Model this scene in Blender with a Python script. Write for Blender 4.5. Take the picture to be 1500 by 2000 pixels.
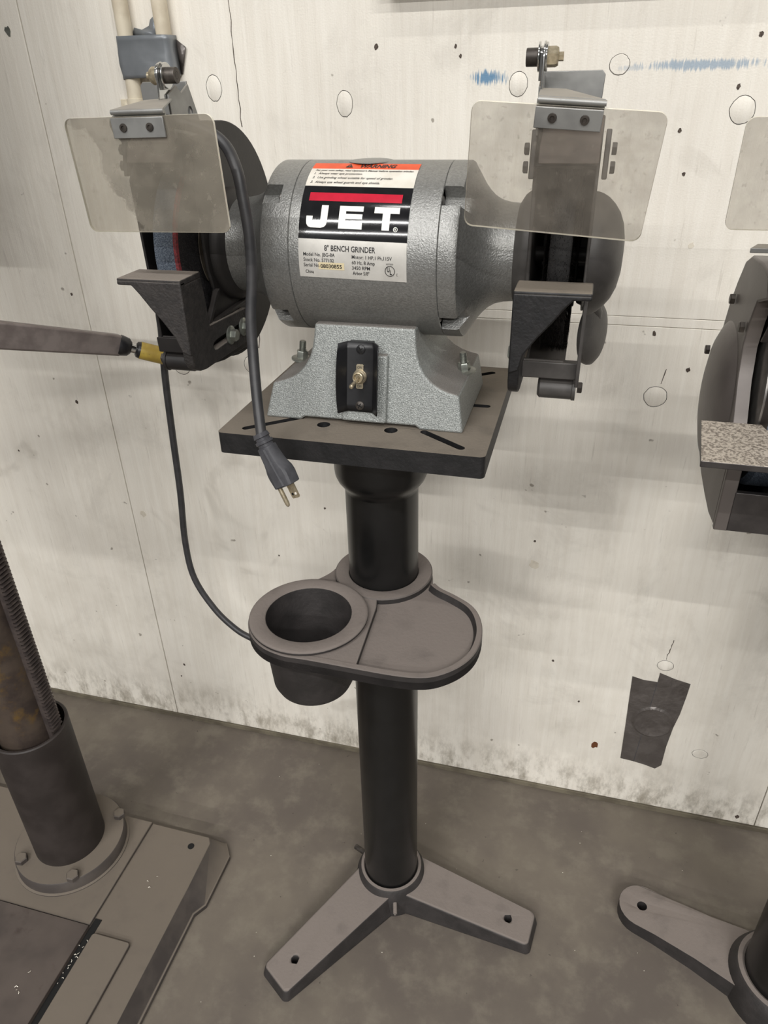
import bpy, bmesh, math, random
from mathutils import Vector, Matrix, Euler
from mathutils.geometry import tessellate_polygon

for o in list(bpy.data.objects):
    bpy.data.objects.remove(o)
random.seed(7)
SC = bpy.context.scene
COL = SC.collection
PI = math.pi

# ------------------------------------------------------------------ camera
cam_d = bpy.data.cameras.new('camera')
cam = bpy.data.objects.new('camera', cam_d)
COL.objects.link(cam)
cam_d.sensor_fit = 'AUTO'
cam_d.sensor_width = 36.0
cam_d.lens = 1421.0 / 2000.0 * 36.0
cam_d.clip_start = 0.02
_r = Vector((0.96613923, 0.25719259, -0.02066295))
_d = Vector((0.1130388, -0.49389311, -0.86214374))
_f = Vector((-0.23194227, 0.83061517, -0.50624225))
m = Matrix((( _r.x, -_d.x, -_f.x, 0.2355), (_r.y, -_d.y, -_f.y, -0.835), (_r.z, -_d.z, -_f.z, 1.36), (0, 0, 0, 1)))
cam.matrix_world = m
SC.camera = cam

# ------------------------------------------------------------------ light
W = bpy.data.worlds.new('workshop_air')
SC.world = W
W.use_nodes = True
bg = W.node_tree.nodes['Background']
bg.inputs[0].default_value = (1.0, 0.97, 0.94, 1)
bg.inputs[1].default_value = 0.15

def tube_light(name, x, y, z, lx, ly, power, col=(1.0, 0.985, 0.965)):
    l = bpy.data.lights.new(name, 'AREA')
    l.shape = 'RECTANGLE'
    l.size, l.size_y = lx, ly
    l.energy = power
    l.color = col
    o = bpy.data.objects.new(name, l)
    o.location = (x, y, z)
    COL.objects.link(o)
    return o
tube_light('ceiling_tube', -1.30, -3.35, 4.50, 2.0, 0.08, 108)
tube_light('ceiling_tube', 2.60, -3.35, 4.50, 2.0, 0.08, 116)
tube_light('ceiling_tube', 0.10, -1.50, 4.50, 2.0, 0.08, 30)
tube_light('ceiling_tube', -1.90, -5.75, 4.50, 2.0, 0.08, 148)
tube_light('ceiling_tube', 2.40, -5.75, 4.50, 2.0, 0.08, 215)
tube_light('ceiling_tube', 0.80, -9.00, 4.50, 4.0, 0.08, 540)  # extra row far behind, added to brighten the lower wall

SC.view_settings.view_transform = 'Standard'
SC.view_settings.look = 'None'
SC.view_settings.gamma = 1.0
SC.view_settings.use_curve_mapping = False
SC.view_settings.exposure = 0.0

# ------------------------------------------------------------------ materials
def lin(r, g, b):
    def f(c):
        c /= 255.0
        return c / 12.92 if c <= 0.04045 else ((c + 0.055) / 1.055) ** 2.4
    return (f(r), f(g), f(b), 1)

class N:
    """small node-tree helper"""
    def __init__(s, name):
        s.m = bpy.data.materials.new(name)
        s.m.use_nodes = True
        s.t = s.m.node_tree
        s.b = s.t.nodes['Principled BSDF']
        s.out = s.t.nodes['Material Output']
        s.pos = s.t.nodes.new('ShaderNodeNewGeometry')
    def n(s, kind, **kw):
        nd = s.t.nodes.new(kind)
        for k, v in kw.items():
            setattr(nd, k, v)
        return nd
    def l(s, a, b):
        s.t.links.new(a, b)
    def inp(s, sock, v):
        if hasattr(v, 'is_linked') or isinstance(v, bpy.types.NodeSocket):
            s.l(v, sock)
        else:
            sock.default_value = v
    def math(s, op, a, b=0.5, clamp=False):
        nd = s.n('ShaderNodeMath', operation=op, use_clamp=clamp)
        s.inp(nd.inputs[0], a)
        s.inp(nd.inputs[1], b)
        return nd.outputs[0]
    def mapping(s, scale=(1, 1, 1), loc=(0, 0, 0), rot=(0, 0, 0)):
        mp = s.n('ShaderNodeMapping')
        mp.inputs['Scale'].default_value = scale
        mp.inputs['Location'].default_value = loc
        mp.inputs['Rotation'].default_value = rot
        s.l(s.pos.outputs['Position'], mp.inputs['Vector'])
        return mp.outputs[0]
    def noise(s, scale, vec=None, detail=4, rough=0.55, dist=0.0):
        nd = s.n('ShaderNodeTexNoise')
        nd.inputs['Scale'].default_value = scale
        nd.inputs['Detail'].default_value = detail
        nd.inputs['Roughness'].default_value = rough
        nd.inputs['Distortion'].default_value = dist
        s.l(vec if vec is not None else s.pos.outputs['Position'], nd.inputs['Vector'])
        return nd.outputs[0]
    def ss(s, v, a, b, lo=0.0, hi=1.0):
        nd = s.n('ShaderNodeMapRange', interpolation_type='SMOOTHSTEP')
        s.inp(nd.inputs['Value'], v)
        nd.inputs['From Min'].default_value = a
        nd.inputs['From Max'].default_value = b
        nd.inputs['To Min'].default_value = lo
        nd.inputs['To Max'].default_value = hi
        return nd.outputs[0]
    def mix(s, f, a, b):
        nd = s.n('ShaderNodeMix', data_type='RGBA')
        s.inp(nd.inputs[0], f)
        s.inp(nd.inputs[6], a)
        s.inp(nd.inputs[7], b)
        return nd.outputs[2]
    def bump(s, h, strength=0.3, dist=0.001):
        nd = s.n('ShaderNodeBump')
        nd.inputs['Strength'].default_value = strength
        nd.inputs['Distance'].default_value = dist
        s.l(h, nd.inputs['Height'])
        s.l(nd.outputs[0], s.b.inputs['Normal'])
    def sep(s):
        nd = s.n('ShaderNodeSeparateXYZ')
        s.l(s.pos.outputs['Position'], nd.inputs[0])
        return nd.outputs

BRIGHT = {'label_orange', 'label_white', 'label_red', 'label_silver', 'letter_white', 'painted_conduit', 'painted_plug', 'speckled_steel', 'bright_chip', 'chrome', 'acrylic_edge', 'zinc_plated', 'serial_sticker', 'grey_sheet_steel', 'old_nickel', 'worn_yellow_paint', 'blue_grey_grit', 'red_marking'}
def mat(name, c1, c2=None, scale=40, lo=0.35, hi=0.65, rough=0.5, metal=0.0, bump=0.0, bscale=300,
        bdist=0.0006, dust=None, dustamt=0.9, spec=0.5, scale3=None, c3=None, lo3=0.6, hi3=0.7, coat=0.0):
    k = N(name)
    g = 1.0 if name in BRIGHT else 0.80
    c1, c2, c3, dust = [c if c is None else tuple(v * g for v in c[:3]) + (1,) for c in (c1, c2, c3, dust)]
    col = c1
    if c2 is not None:
        col = k.mix(k.ss(k.noise(scale), lo, hi), c1, c2)
    if c3 is not None:
        col = k.mix(k.ss(k.noise(scale3, detail=6, rough=0.65), lo3, hi3), col, c3)
    k.b.inputs['Roughness'].default_value = rough
    k.b.inputs['Metallic'].default_value = metal
    k.b.inputs['Specular IOR Level'].default_value = spec
    k.b.inputs['Coat Weight'].default_value = coat
    if dust is not None:          # dust lying on faces that look up
        sx = k.n('ShaderNodeSeparateXYZ')
        k.l(k.pos.outputs['Normal'], sx.inputs[0])
        f = k.math('MULTIPLY', k.ss(sx.outputs[2], 0.5, 0.93), k.ss(k.noise(25, detail=6), 0.2, 0.5, dustamt * 0.72, dustamt))
        col = k.mix(f, col, dust)
        r = k.n('ShaderNodeMapRange')
        k.l(f, r.inputs[0])
        r.inputs[3].default_value = rough
        r.inputs[4].default_value = 0.85
        k.l(r.outputs[0], k.b.inputs['Roughness'])
    k.inp(k.b.inputs['Base Color'], col)
    if bump:
        k.bump(k.noise(bscale, detail=2), bump, bdist)
    return k.m

DUST = lin(136, 126, 113)
M = {}
M['hammer'] = mat('hammered_grey_paint', lin(150, 150, 147), lin(166, 166, 163), 420, rough=0.36, metal=0.6, bump=0.5, bscale=620, bdist=0.0010, c3=lin(96, 92, 88), scale3=18, lo3=0.66, hi3=0.78)
M['hammer_base'] = mat('hammered_silver_paint', lin(146, 150, 147), lin(186, 189, 186), 700, rough=0.40, metal=0.3, bump=0.9, bscale=760, bdist=0.0012, dust=lin(140, 131, 124), dustamt=0.75)
M['guard'] = mat('dark_grey_paint', lin(76, 73, 71), lin(92, 89, 86), 30, rough=0.5, metal=0.15, bump=0.15, dust=lin(118, 112, 106), dustamt=0.5)
M['guard_shaded'] = mat('shaded_grey_paint', lin(30, 27, 26), lin(38, 35, 34), 30, rough=0.55, bump=0.2, dust=lin(70, 64, 60), dustamt=0.5)  # darker copy of the guard paint, with shade put into its colour
M['black_gloss'] = mat('black_gloss_paint', lin(18, 18, 18), lin(24, 24, 24), 20, rough=0.32, bump=0.05, c3=lin(70, 68, 66), scale3=55, lo3=0.73, hi3=0.76)
M['black_cast'] = mat('black_cast_iron', lin(24, 24, 25), lin(34, 33, 34), 60, rough=0.55, bump=0.5, bscale=260, bdist=0.001, dust=DUST, dustamt=0.95)
M['cast_dust'] = mat('dusty_cast_iron', lin(46, 43, 42), lin(58, 54, 53), 30, rough=0.62, bump=0.5, bscale=200, bdist=0.001, dust=lin(138, 128, 121), dustamt=0.9)
M['rest'] = mat('rough_cast_brown', lin(46, 43, 42), lin(58, 54, 52), 120, rough=0.7, bump=0.8, bscale=350, bdist=0.0012, dust=lin(158, 148, 138), dustamt=0.95)
M['steel'] = mat('bare_steel', lin(150, 146, 142), lin(170, 167, 163), 90, rough=0.38, metal=0.85, bump=0.05)
M['arrester'] = mat('brown_stained_steel', lin(104, 94, 88), lin(124, 112, 104), 40, rough=0.6, metal=0.2)
M['bracket'] = mat('grey_sheet_steel', lin(134, 134, 132), lin(154, 154, 151), 25, rough=0.42, metal=0.5, bump=0.05, dust=lin(176, 166, 152), dustamt=0.5)
M['zinc'] = mat('zinc_plated', lin(146, 150, 143), lin(168, 171, 163), 140, rough=0.36, metal=0.8, dust=lin(150, 140, 130), dustamt=0.3)
M['bolt_dark'] = mat('dark_bolt', lin(74, 69, 65), lin(96, 90, 84), 120, rough=0.45, metal=0.6)
M['chrome'] = mat('chrome', lin(200, 200, 198), rough=0.14, metal=1.0)
M['brass'] = mat('old_nickel', lin(176, 164, 140), lin(198, 186, 160), 300, rough=0.34, metal=0.75)
M['plastic'] = mat('black_plastic', lin(26, 26, 28), lin(34, 34, 36), 40, rough=0.38, bump=0.06)
M['rubber'] = mat('cord_rubber', lin(52, 52, 54), lin(64, 63, 64), 60, rough=0.45, bump=0.05)
M['plug'] = mat('plug_vinyl', lin(72, 72, 76), lin(84, 84, 88), 80, rough=0.55, bump=0.1)
M['grit'] = mat('blue_grey_grit', lin(70, 80, 94), lin(112, 122, 134), 900, 0.42, 0.6, rough=0.8, bump=1.0, bscale=800, bdist=0.002)
M['grit_shaded'] = mat('shaded_dark_grit', lin(44, 42, 44), lin(84, 80, 80), 900, 0.5, 0.66, rough=0.85, bump=1.0, bscale=800, bdist=0.002)  # dark grit of the wheel sides, their shadow put into the colour
M['red_mark'] = mat('red_marking', lin(140, 52, 55), lin(92, 46, 50), 400, rough=0.8, bump=0.7, bscale=700, bdist=0.001)
M['paper'] = mat('wheel_label_paper', lin(150, 138, 122), lin(120, 110, 100), 50, rough=0.8)
M['wire'] = mat('wire_bristle', lin(26, 24, 22), lin(140, 128, 116), 900, 0.58, 0.70, rough=0.42, metal=0.6)
M['wire_core'] = mat('wire_core_dark', lin(22, 20, 20), lin(40, 36, 34), 700, 0.5, 0.65, rough=0.6)
M['orange'] = mat('label_orange', lin(228, 88, 44), lin(214, 80, 40), 60, rough=0.45)
M['label_white'] = mat('label_white', lin(226, 222, 212), lin(214, 208, 196), 40, rough=0.45)
M['label_black'] = mat('label_black', lin(26, 26, 28), lin(34, 34, 36), 40, rough=0.10, spec=0.4)
M['label_red'] = mat('label_red', lin(196, 38, 60), lin(182, 34, 54), 40, rough=0.16)
M['label_silver'] = mat('label_silver', lin(196, 193, 186), lin(206, 203, 196), 60, rough=0.4, metal=0.25)
M['letter_white'] = mat('letter_white', lin(240, 238, 230), rough=0.3)
M['ink'] = mat('label_ink', lin(34, 33, 34), rough=0.5)
M['serial'] = mat('serial_sticker', lin(210, 196, 160), rough=0.5)
M['yellow'] = mat('worn_yellow_paint', lin(176, 152, 66), lin(150, 126, 54), 40, rough=0.45, c3=lin(92, 82, 56), scale3=70, lo3=0.62, hi3=0.72)
M['bar'] = mat('grey_steel_bar', lin(124, 114, 110), lin(146, 136, 131), 40, rough=0.42, metal=0.3)
M['conduit'] = mat('painted_conduit', lin(222, 212, 190), lin(206, 194, 172), 30, rough=0.45, bump=0.1)
M['tape'] = mat('silver_duct_tape', lin(134, 139, 143), lin(146, 150, 154), 20, rough=0.34, metal=0.25, bump=0.5, bscale=18, bdist=0.008)
M['tape_dark'] = mat('dirty_duct_tape', lin(102, 96, 92), lin(116, 110, 106), 30, rough=0.30, metal=0.3, bump=0.6, bscale=70, bdist=0.004)
M['rack'] = mat('rack_steel', lin(104, 94, 90), lin(82, 74, 72), 60, rough=0.5, metal=0.5)
M['rusty'] = mat('oily_rusty_column', lin(70, 60, 56), lin(96, 84, 74), 22, rough=0.45, metal=0.35, bump=0.3, bscale=80, c3=lin(122, 96, 52), scale3=14, lo3=0.56, hi3=0.72)
M['sleeve'] = mat('dark_sleeve_paint', lin(44, 37, 34), lin(58, 51, 48), 16, rough=0.6, bump=0.3, bscale=90)
M['machined'] = mat('machined_iron', lin(104, 94, 88), lin(84, 76, 72), 9, rough=0.5, metal=0.3, c3=lin(74, 62, 58), scale3=12, lo3=0.55, hi3=0.7)
M['base_iron'] = mat('painted_base_iron', lin(74, 68, 65), lin(90, 83, 78), 20, rough=0.6, bump=0.3, bscale=120, dust=lin(120, 110, 98), dustamt=0.9)
M['rest_speck'] = mat('speckled_steel', lin(192, 182, 168), lin(122, 113, 103), 420, 0.42, 0.62, rough=0.55, metal=0.2)
M['guard2'] = mat('grey_brown_guard', lin(106, 99, 95), lin(120, 113, 108), 14, rough=0.42, metal=0.2, bump=0.1)
M['panel2'] = mat('dark_brushed_plate', lin(74, 70, 69), lin(88, 84, 82), 40, rough=0.4, metal=0.5)
M['nail'] = mat('nail_hole_dark', lin(70, 58, 50), lin(104, 92, 82), 300, rough=0.8)
M['rust_spot'] = mat('rust_spot', lin(112, 66, 34), rough=0.8)
M['chip'] = mat('bright_chip', lin(220, 214, 200), rough=0.4, metal=0.3)
M['edge'] = mat('acrylic_edge', lin(238, 233, 218), lin(226, 220, 202), 60, rough=0.3)
M['gap'] = mat('dark_gap', lin(58, 52, 46), rough=0.9)  # dark joint colour between the panels and round the plugs
M['trim'] = mat('grimy_strip', lin(98, 90, 76), lin(126, 118, 100), 18, rough=0.8, bump=0.4, bscale=60)
M['plugwood'] = mat('painted_plug', lin(222, 214, 198), lin(206, 198, 182), 60, rough=0.6, bump=0.35, bscale=120, bdist=0.001)
M['hole'] = mat('blind_hole', lin(14, 13, 12), rough=0.9)

def wall_material():
    k = N('white_painted_plywood')
    g1 = k.noise(1.0, k.mapping((95, 1, 5)), detail=6, rough=0.6, dist=0.35)
    g2 = k.noise(1.0, k.mapping((260, 1, 14)), detail=4, rough=0.6)
    knots = k.noise(5.5, detail=3, dist=1.2)
    col = k.mix(k.ss(g1, 0.3, 0.7), lin(241, 236, 225), lin(234, 228, 216))
    col = k.mix(k.math('MULTIPLY', k.ss(g2, 0.62, 0.74), 0.26), col, lin(172, 163, 150))
    col = k.mix(k.math('MULTIPLY', k.ss(knots, 0.62, 0.76), 0.35), col, lin(168, 160, 146))
    big = k.noise(2.6, detail=3)
    col = k.mix(k.math('MULTIPLY', k.ss(big, 0.45, 0.75), 0.22), col, lin(196, 189, 180))
    smudge = k.noise(8.0, k.mapping((1, 1, 0.8)), detail=8, rough=0.7, dist=0.6)
    col = k.mix(k.math('MULTIPLY', k.ss(smudge, 0.50, 0.72), 0.30), col, lin(186, 179, 168))
    s = k.sep()
    # scattered dark specks in the paint
    sp = k.noise(46, detail=2)
    col = k.mix(k.math('MULTIPLY', k.ss(sp, 0.73, 0.78), 0.7), col, lin(120, 110, 96))
    # grime creeping up from the floor
    grime = k.noise(30, k.mapping((1, 1, 0.45)), detail=7, rough=0.7)
    low = k.ss(s[2], 0.16, 0.0)
    f = k.math('MULTIPLY', low, k.ss(grime, 0.40, 0.66), True)
    col = k.mix(k.math('MULTIPLY', f, 0.75), col, lin(104, 92, 70))
    low2 = k.ss(s[2], 0.95, 0.15)
    col = k.mix(k.math('MULTIPLY', k.math('MULTIPLY', low2, k.ss(k.noise(7, detail=6), 0.42, 0.70)), 0.20), col, lin(150, 140, 122))
    # blue crayon smears
    for cx, cz, rx, rz, amt in ((0.078, 1.3655, 0.024, 0.0085, 0.95), (0.345, 1.3735, 0.075, 0.0062, 0.62), (0.265, 1.372, 0.02, 0.004, 0.3)):
        dx = k.math('DIVIDE', k.math('SUBTRACT', s[0], cx), rx)
        dz = k.math('DIVIDE', k.math('SUBTRACT', s[2], cz), rz)
        d = k.math('SQRT', k.math('ADD', k.math('MULTIPLY', dx, dx), k.math('MULTIPLY', dz, dz)))
        d = k.math('ADD', d, k.math('MULTIPLY', k.math('SUBTRACT', k.noise(1.0, k.mapping((500, 1, 60)), detail=3), 0.5), 2.2))
        col = k.mix(k.math('MULTIPLY', k.ss(d, 1.15, 0.45), amt), col, lin(92, 136, 170))
    k.l(col, k.b.inputs['Base Color'])
    k.b.inputs['Roughness'].default_value = 0.55
    h = k.math('ADD', k.math('MULTIPLY', g1, 0.7), k.math('ADD', k.math('MULTIPLY', g2, 0.35), k.math('MULTIPLY', k.noise(420, detail=2), 0.25)))
    k.bump(h, 0.75, 0.0016)
    return k.m
M['wall'] = wall_material()

def floor_material():
    k = N('worn_concrete')
    a = k.noise(3.2, detail=7, rough=0.6)
    b = k.noise(16, detail=8, rough=0.65)
    col = k.mix(k.ss(a, 0.35, 0.65), lin(110, 102, 91), lin(92, 84, 77))
    col = k.mix(k.math('MULTIPLY', k.ss(b, 0.45, 0.7), 0.5), col, lin(126, 119, 106))
    col = k.mix(k.math('MULTIPLY', k.ss(k.noise(70, detail=2), 0.73, 0.76), 0.7), col, lin(66, 60, 54))
    col = k.mix(k.math('MULTIPLY', k.ss(k.noise(6, detail=6, dist=0.8), 0.64, 0.74), 0.35), col, lin(90, 81, 75))
    k.l(col, k.b.inputs['Base Color'])
    k.b.inputs['Roughness'].default_value = 0.62
    k.bump(k.noise(240, detail=3), 0.2, 0.0006)
    return k.m
M['floor'] = floor_material()

def shield_material(name, base, var, tint, dirt, scale, window=None):
    """scuffed acrylic: clear sheet with a film of dirt"""
    k = N(name)
    k.t.nodes.remove(k.b)
    tr = k.n('ShaderNodeBsdfTransparent')
    tr.inputs[0].default_value = tint
    df = k.n('ShaderNodeBsdfDiffuse')
    tl = k.n('ShaderNodeBsdfTranslucent')
    n1 = k.noise(scale, detail=6, rough=0.6)
    c = k.mix(k.ss(k.noise(scale * 2.5), 0.4, 0.65), dirt, tuple(x * 0.78 for x in dirt[:3]) + (1,))
    k.l(c, df.inputs[0])
    k.l(c, tl.inputs[0])
    film = k.n('ShaderNodeMixShader')
    film.inputs[0].default_value = 0.25
    k.l(df.outputs[0], film.inputs[1])
    k.l(tl.outputs[0], film.inputs[2])
    f = k.ss(n1, 0.3, 0.7, base - var, base + var)
    f = k.math('ADD', f, k.math('MULTIPLY', k.ss(k.noise(scale * 7, detail=3), 0.62, 0.72), 0.16), True)
    if window:
        s = k.sep()
        (px, pz, nx, nz, amt) = window
        d = k.math('ADD', k.math('MULTIPLY', k.math('SUBTRACT', s[0], px), nx), k.math('MULTIPLY', k.math('SUBTRACT', s[2], pz), nz))
        d = k.math('ADD', d, k.math('MULTIPLY', k.math('SUBTRACT', k.noise(26, detail=5), 0.5), 0.075))
        f = k.math('MULTIPLY', f, k.ss(d, -0.0015, 0.0015, 1.0, amt))
    mx = k.n('ShaderNodeMixShader')
    k.l(f, mx.inputs[0])
    k.l(tr.outputs[0], mx.inputs[1])
    k.l(film.outputs[0], mx.inputs[2])
    gl = k.n('ShaderNodeBsdfGlossy')
    gl.inputs['Roughness'].default_value = 0.15
    fr = k.n('ShaderNodeFresnel')
    fr.inputs[0].default_value = 1.3
    m2 = k.n('ShaderNodeMixShader')
    k.l(fr.outputs[0], m2.inputs[0])
    k.l(mx.outputs[0], m2.inputs[1])
    k.l(gl.outputs[0], m2.inputs[2])
    k.l(m2.outputs[0], k.out.inputs[0])
    return k.m
M['shield_clear'] = shield_material('scuffed_clear_acrylic', 0.22, 0.08, (0.96, 0.955, 0.94, 1), lin(172, 164, 153), 22)
M['shield_dirty'] = shield_material('dirty_clear_acrylic', 0.50, 0.08, (0.945, 0.935, 0.91, 1), lin(164, 157, 144), 14, (-0.205, 1.285, -0.86, -0.50, 0.42))

# ------------------------------------------------------------------ mesh helpers
ROOT = {}
class MB:
    def __init__(s):
        s.v, s.f, s.mi = [], [], []
    def add(s, vs, fs, mi=0):
        o = len(s.v)
        s.v += [Vector(p) for p in vs]
        for f in fs:
            s.f.append([i + o for i in f])
            s.mi.append(mi)
        return range(o, len(s.v))
    def box(s, x0, x1, y0, y1, z0, z1, mi=0):
        return s.add([(x0, y0, z0), (x1, y0, z0), (x1, y1, z0), (x0, y1, z0), (x0, y0, z1), (x1, y0, z1), (x1, y1, z1), (x0, y1, z1)],
              [(0, 3, 2, 1), (4, 5, 6, 7), (0, 1, 5, 4), (1, 2, 6, 5), (2, 3, 7, 6), (3, 0, 4, 7)], mi)
    def prism(s, poly, plane, a, b, holes=(), mi=0):
        """polygon (with holes) in a plane, extruded from a to b along the third axis"""
        def P(u, w, t):
            return {'XY': (u, w, t), 'XZ': (u, t, w), 'YZ': (t, u, w)}[plane]
        loops = [list(poly)] + [list(h) for h in holes]
        flat = [p for lp in loops for p in lp]
        n = len(flat)
        vs = [P(u, w, a) for u, w in flat] + [P(u, w, b) for u, w in flat]
        fs = []
        if holes:
            tris = tessellate_polygon([[Vector((u, w, 0)) for u, w in lp] for lp in loops])
            fs += [tuple(t) for t in tris] + [tuple(i + n for i in reversed(t)) for t in tris]
        else:
            fs += [tuple(range(n)), tuple(i + n for i in reversed(range(n)))]
        st = 0
        for lp in loops:
            k = len(lp)
            for i in range(k):
                j = (i + 1) % k
                fs.append((st + i, st + j, st + j + n, st + i + n))
            st += k
        return s.add(vs, fs, mi)
    def frame(s, d):
        d = Vector(d).normalized()
        u = d.orthogonal().normalized()
        return u, d.cross(u), d
    def lathe(s, prof, o=(0, 0, 0), d=(0, 0, 1), seg=32, mi=0, ph=0.0, frame=None):
        """prof: list of (radius, height)"""
        u, w, d = frame or s.frame(d)
        o = Vector(o)
        rings, vs, fs = [], [], []
        for r, h in prof:
            if r < 1e-7:
                rings.append([len(vs)])
                vs.append(o + d * h)
            else:
                rings.append(list(range(len(vs), len(vs) + seg)))
                for i in range(seg):
                    a = 2 * PI * i / seg + ph
                    vs.append(o + d * h + (u * math.cos(a) + w * math.sin(a)) * r)
        for A, B in zip(rings, rings[1:]):
            if len(A) == 1 and len(B) == 1:
                continue
            for i in range(seg):
                j = (i + 1) % seg
                if len(A) == 1:
                    fs.append((A[0], B[j], B[i]))
                elif len(B) == 1:
                    fs.append((A[i], A[j], B[0]))
                else:
                    fs.append((A[i], A[j], B[j], B[i]))
        return s.add(vs, fs, mi)
    def cyl(s, p0, p1, r, seg=24, mi=0, r2=None, ph=0.0):
        p0, p1 = Vector(p0), Vector(p1)
        h = (p1 - p0).length
        r2 = r if r2 is None else r2
        return s.lathe([(0, 0), (r, 0), (r2, h), (0, h)], p0, p1 - p0, seg, mi, ph)
    def tube(s, pts, rad, seg=12, mi=0, caps=True):
        pts = [Vector(p) for p in pts]
        n = len(pts)
        rads = rad if isinstance(rad, (list, tuple)) else [rad] * n
        u = None
        vs, fs = [], []
        for i, p in enumerate(pts):
            d = (pts[min(i + 1, n - 1)] - pts[max(i - 1, 0)]).normalized()
            u = d.orthogonal().normalized() if u is None else (u - d * u.dot(d)).normalized()
            w = d.cross(u)
            for k in range(seg):
                a = 2 * PI * k / seg
                vs.append(p + (u * math.cos(a) + w * math.sin(a)) * rads[i])
        for i in range(n - 1):
            for k in range(seg):
                j = (k + 1) % seg
                fs.append((i * seg + k, i * seg + j, (i + 1) * seg + j, (i + 1) * seg + k))
        if caps:
            fs += [tuple(reversed(range(seg))), tuple(range((n - 1) * seg, n * seg))]
        return s.add(vs, fs, mi)
    def xf(s, rng, mtx):
        for i in rng:
            s.v[i] = mtx @ s.v[i]
    def build(s, name, m, parent=None, bevel=0.0, seg=2, angle=38, at=None, rot=None, kind=None, label=None, flat=False, bang=35):
        me = bpy.data.meshes.new(name)
        org = ROOT.get(parent.name, Vector()) if parent else Vector()
        if at is not None:
            off = Vector()
        else:
            off = org
        me.from_pydata([v - off for v in s.v], [], s.f)
        ms = m if isinstance(m, (list, tuple)) else [m]
        for q in ms:
            me.materials.append(M[q])
        for p, i in zip(me.polygons, s.mi):
            p.material_index = i
        bm = bmesh.new()
        bm.from_mesh(me)
        bmesh.ops.recalc_face_normals(bm, faces=bm.faces)
        bm.to_mesh(me)
        bm.free()
        if not flat:
            me.polygons.foreach_set('use_smooth', [True] * len(me.polygons))
            me.set_sharp_from_angle(angle=math.radians(angle))
        me.update()
        o = bpy.data.objects.new(name, me)
        COL.objects.link(o)
        if parent:
            o.parent = parent
            ROOT[o.name] = org
        if at is not None:
            o.location = Vector(at) - org
        if rot is not None:
            o.rotation_euler = rot
        if bevel:
            b = o.modifiers.new('edge', 'BEVEL')
            b.width = bevel
            b.segments = seg
            b.limit_method = 'ANGLE'
            b.angle_limit = math.radians(bang)
        if kind:
            o['kind'] = kind
        if label:
            o['label'] = label
        return o

def thing(name, label, cat, loc, group=None):
    o = bpy.data.objects.new(name, None)
    o.empty_display_size = 0.05
    COL.objects.link(o)
    o.location = loc
    ROOT[o.name] = Vector(loc)
    o['label'], o['category'] = label, cat
    if group:
        o['group'] = group
    return o
def tag(o, label, cat, group=None):
    o['label'], o['category'] = label, cat
    if group:
        o['group'] = group
    return o
def again(o, at, parent=None, rot=None, name=None):
    """a copy sharing mesh data, set down at a world point"""
    c = o.copy()
    COL.objects.link(c)
    p = parent or o.parent
    c.parent = p
    c.location = Vector(at) - ROOT[p.name]
    if rot is not None:
        c.rotation_euler = rot
    ROOT[c.name] = ROOT[p.name]
    return c
def circ(cx, cy, r, n=24, a0=0.0, a1=2 * PI, ends=False):
    k = n if not ends else n - 1
    return [(cx + r * math.cos(a0 + (a1 - a0) * i / k), cy + r * math.sin(a0 + (a1 - a0) * i / k)) for i in range(n)]
def slot(ax, ay, bx, by, r, n=8):
    a = math.atan2(by - ay, bx - ax)
    return [(bx + r * math.cos(a - PI / 2 + PI * i / n), by + r * math.sin(a - PI / 2 + PI * i / n)) for i in range(n + 1)] + \
           [(ax + r * math.cos(a + PI / 2 + PI * i / n), ay + r * math.sin(a + PI / 2 + PI * i / n)) for i in range(n + 1)]
def spline(pts, n=8):
    pts = [Vector(p) for p in pts]
    out = []
    for i in range(len(pts) - 1):
        p0, p1, p2, p3 = pts[max(i - 1, 0)], pts[i], pts[i + 1], pts[min(i + 2, len(pts) - 1)]
        for k in range(n):
            t = k / n
            out.append(0.5 * ((2 * p1) + (p2 - p0) * t + (2 * p0 - 5 * p1 + 4 * p2 - p3) * t * t + (3 * p1 - p0 - 3 * p2 + p3) * t ** 3))
    out.append(pts[-1])
    return out
def rrect(x0, x1, y0, y1, r, n=5):
    out = []
    for cx, cy, a in ((x1 - r, y1 - r, 0), (x0 + r, y1 - r, PI / 2), (x0 + r, y0 + r, PI), (x1 - r, y0 + r, 1.5 * PI)):
        out += [(cx + r * math.cos(a + PI / 2 * i / n), cy + r * math.sin(a + PI / 2 * i / n)) for i in range(n + 1)]
    return out
def hexbolt(b, p, d, r, h, flange=0.0, fh=0.0015, ph=0.0):
    """bolt head (and washer face) standing on p along d"""
    p, d = Vector(p), Vector(d).normalized()
    if flange:
        b.lathe([(0, 0), (flange, 0), (flange, fh * 0.6), (flange * 0.86, fh), (0, fh)], p, d, 20)
    b.lathe([(0, fh), (r, fh), (r, fh + h * 0.85), (r * 0.86, fh + h), (0, fh + h)], p, d, 6, 0, ph)

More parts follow.
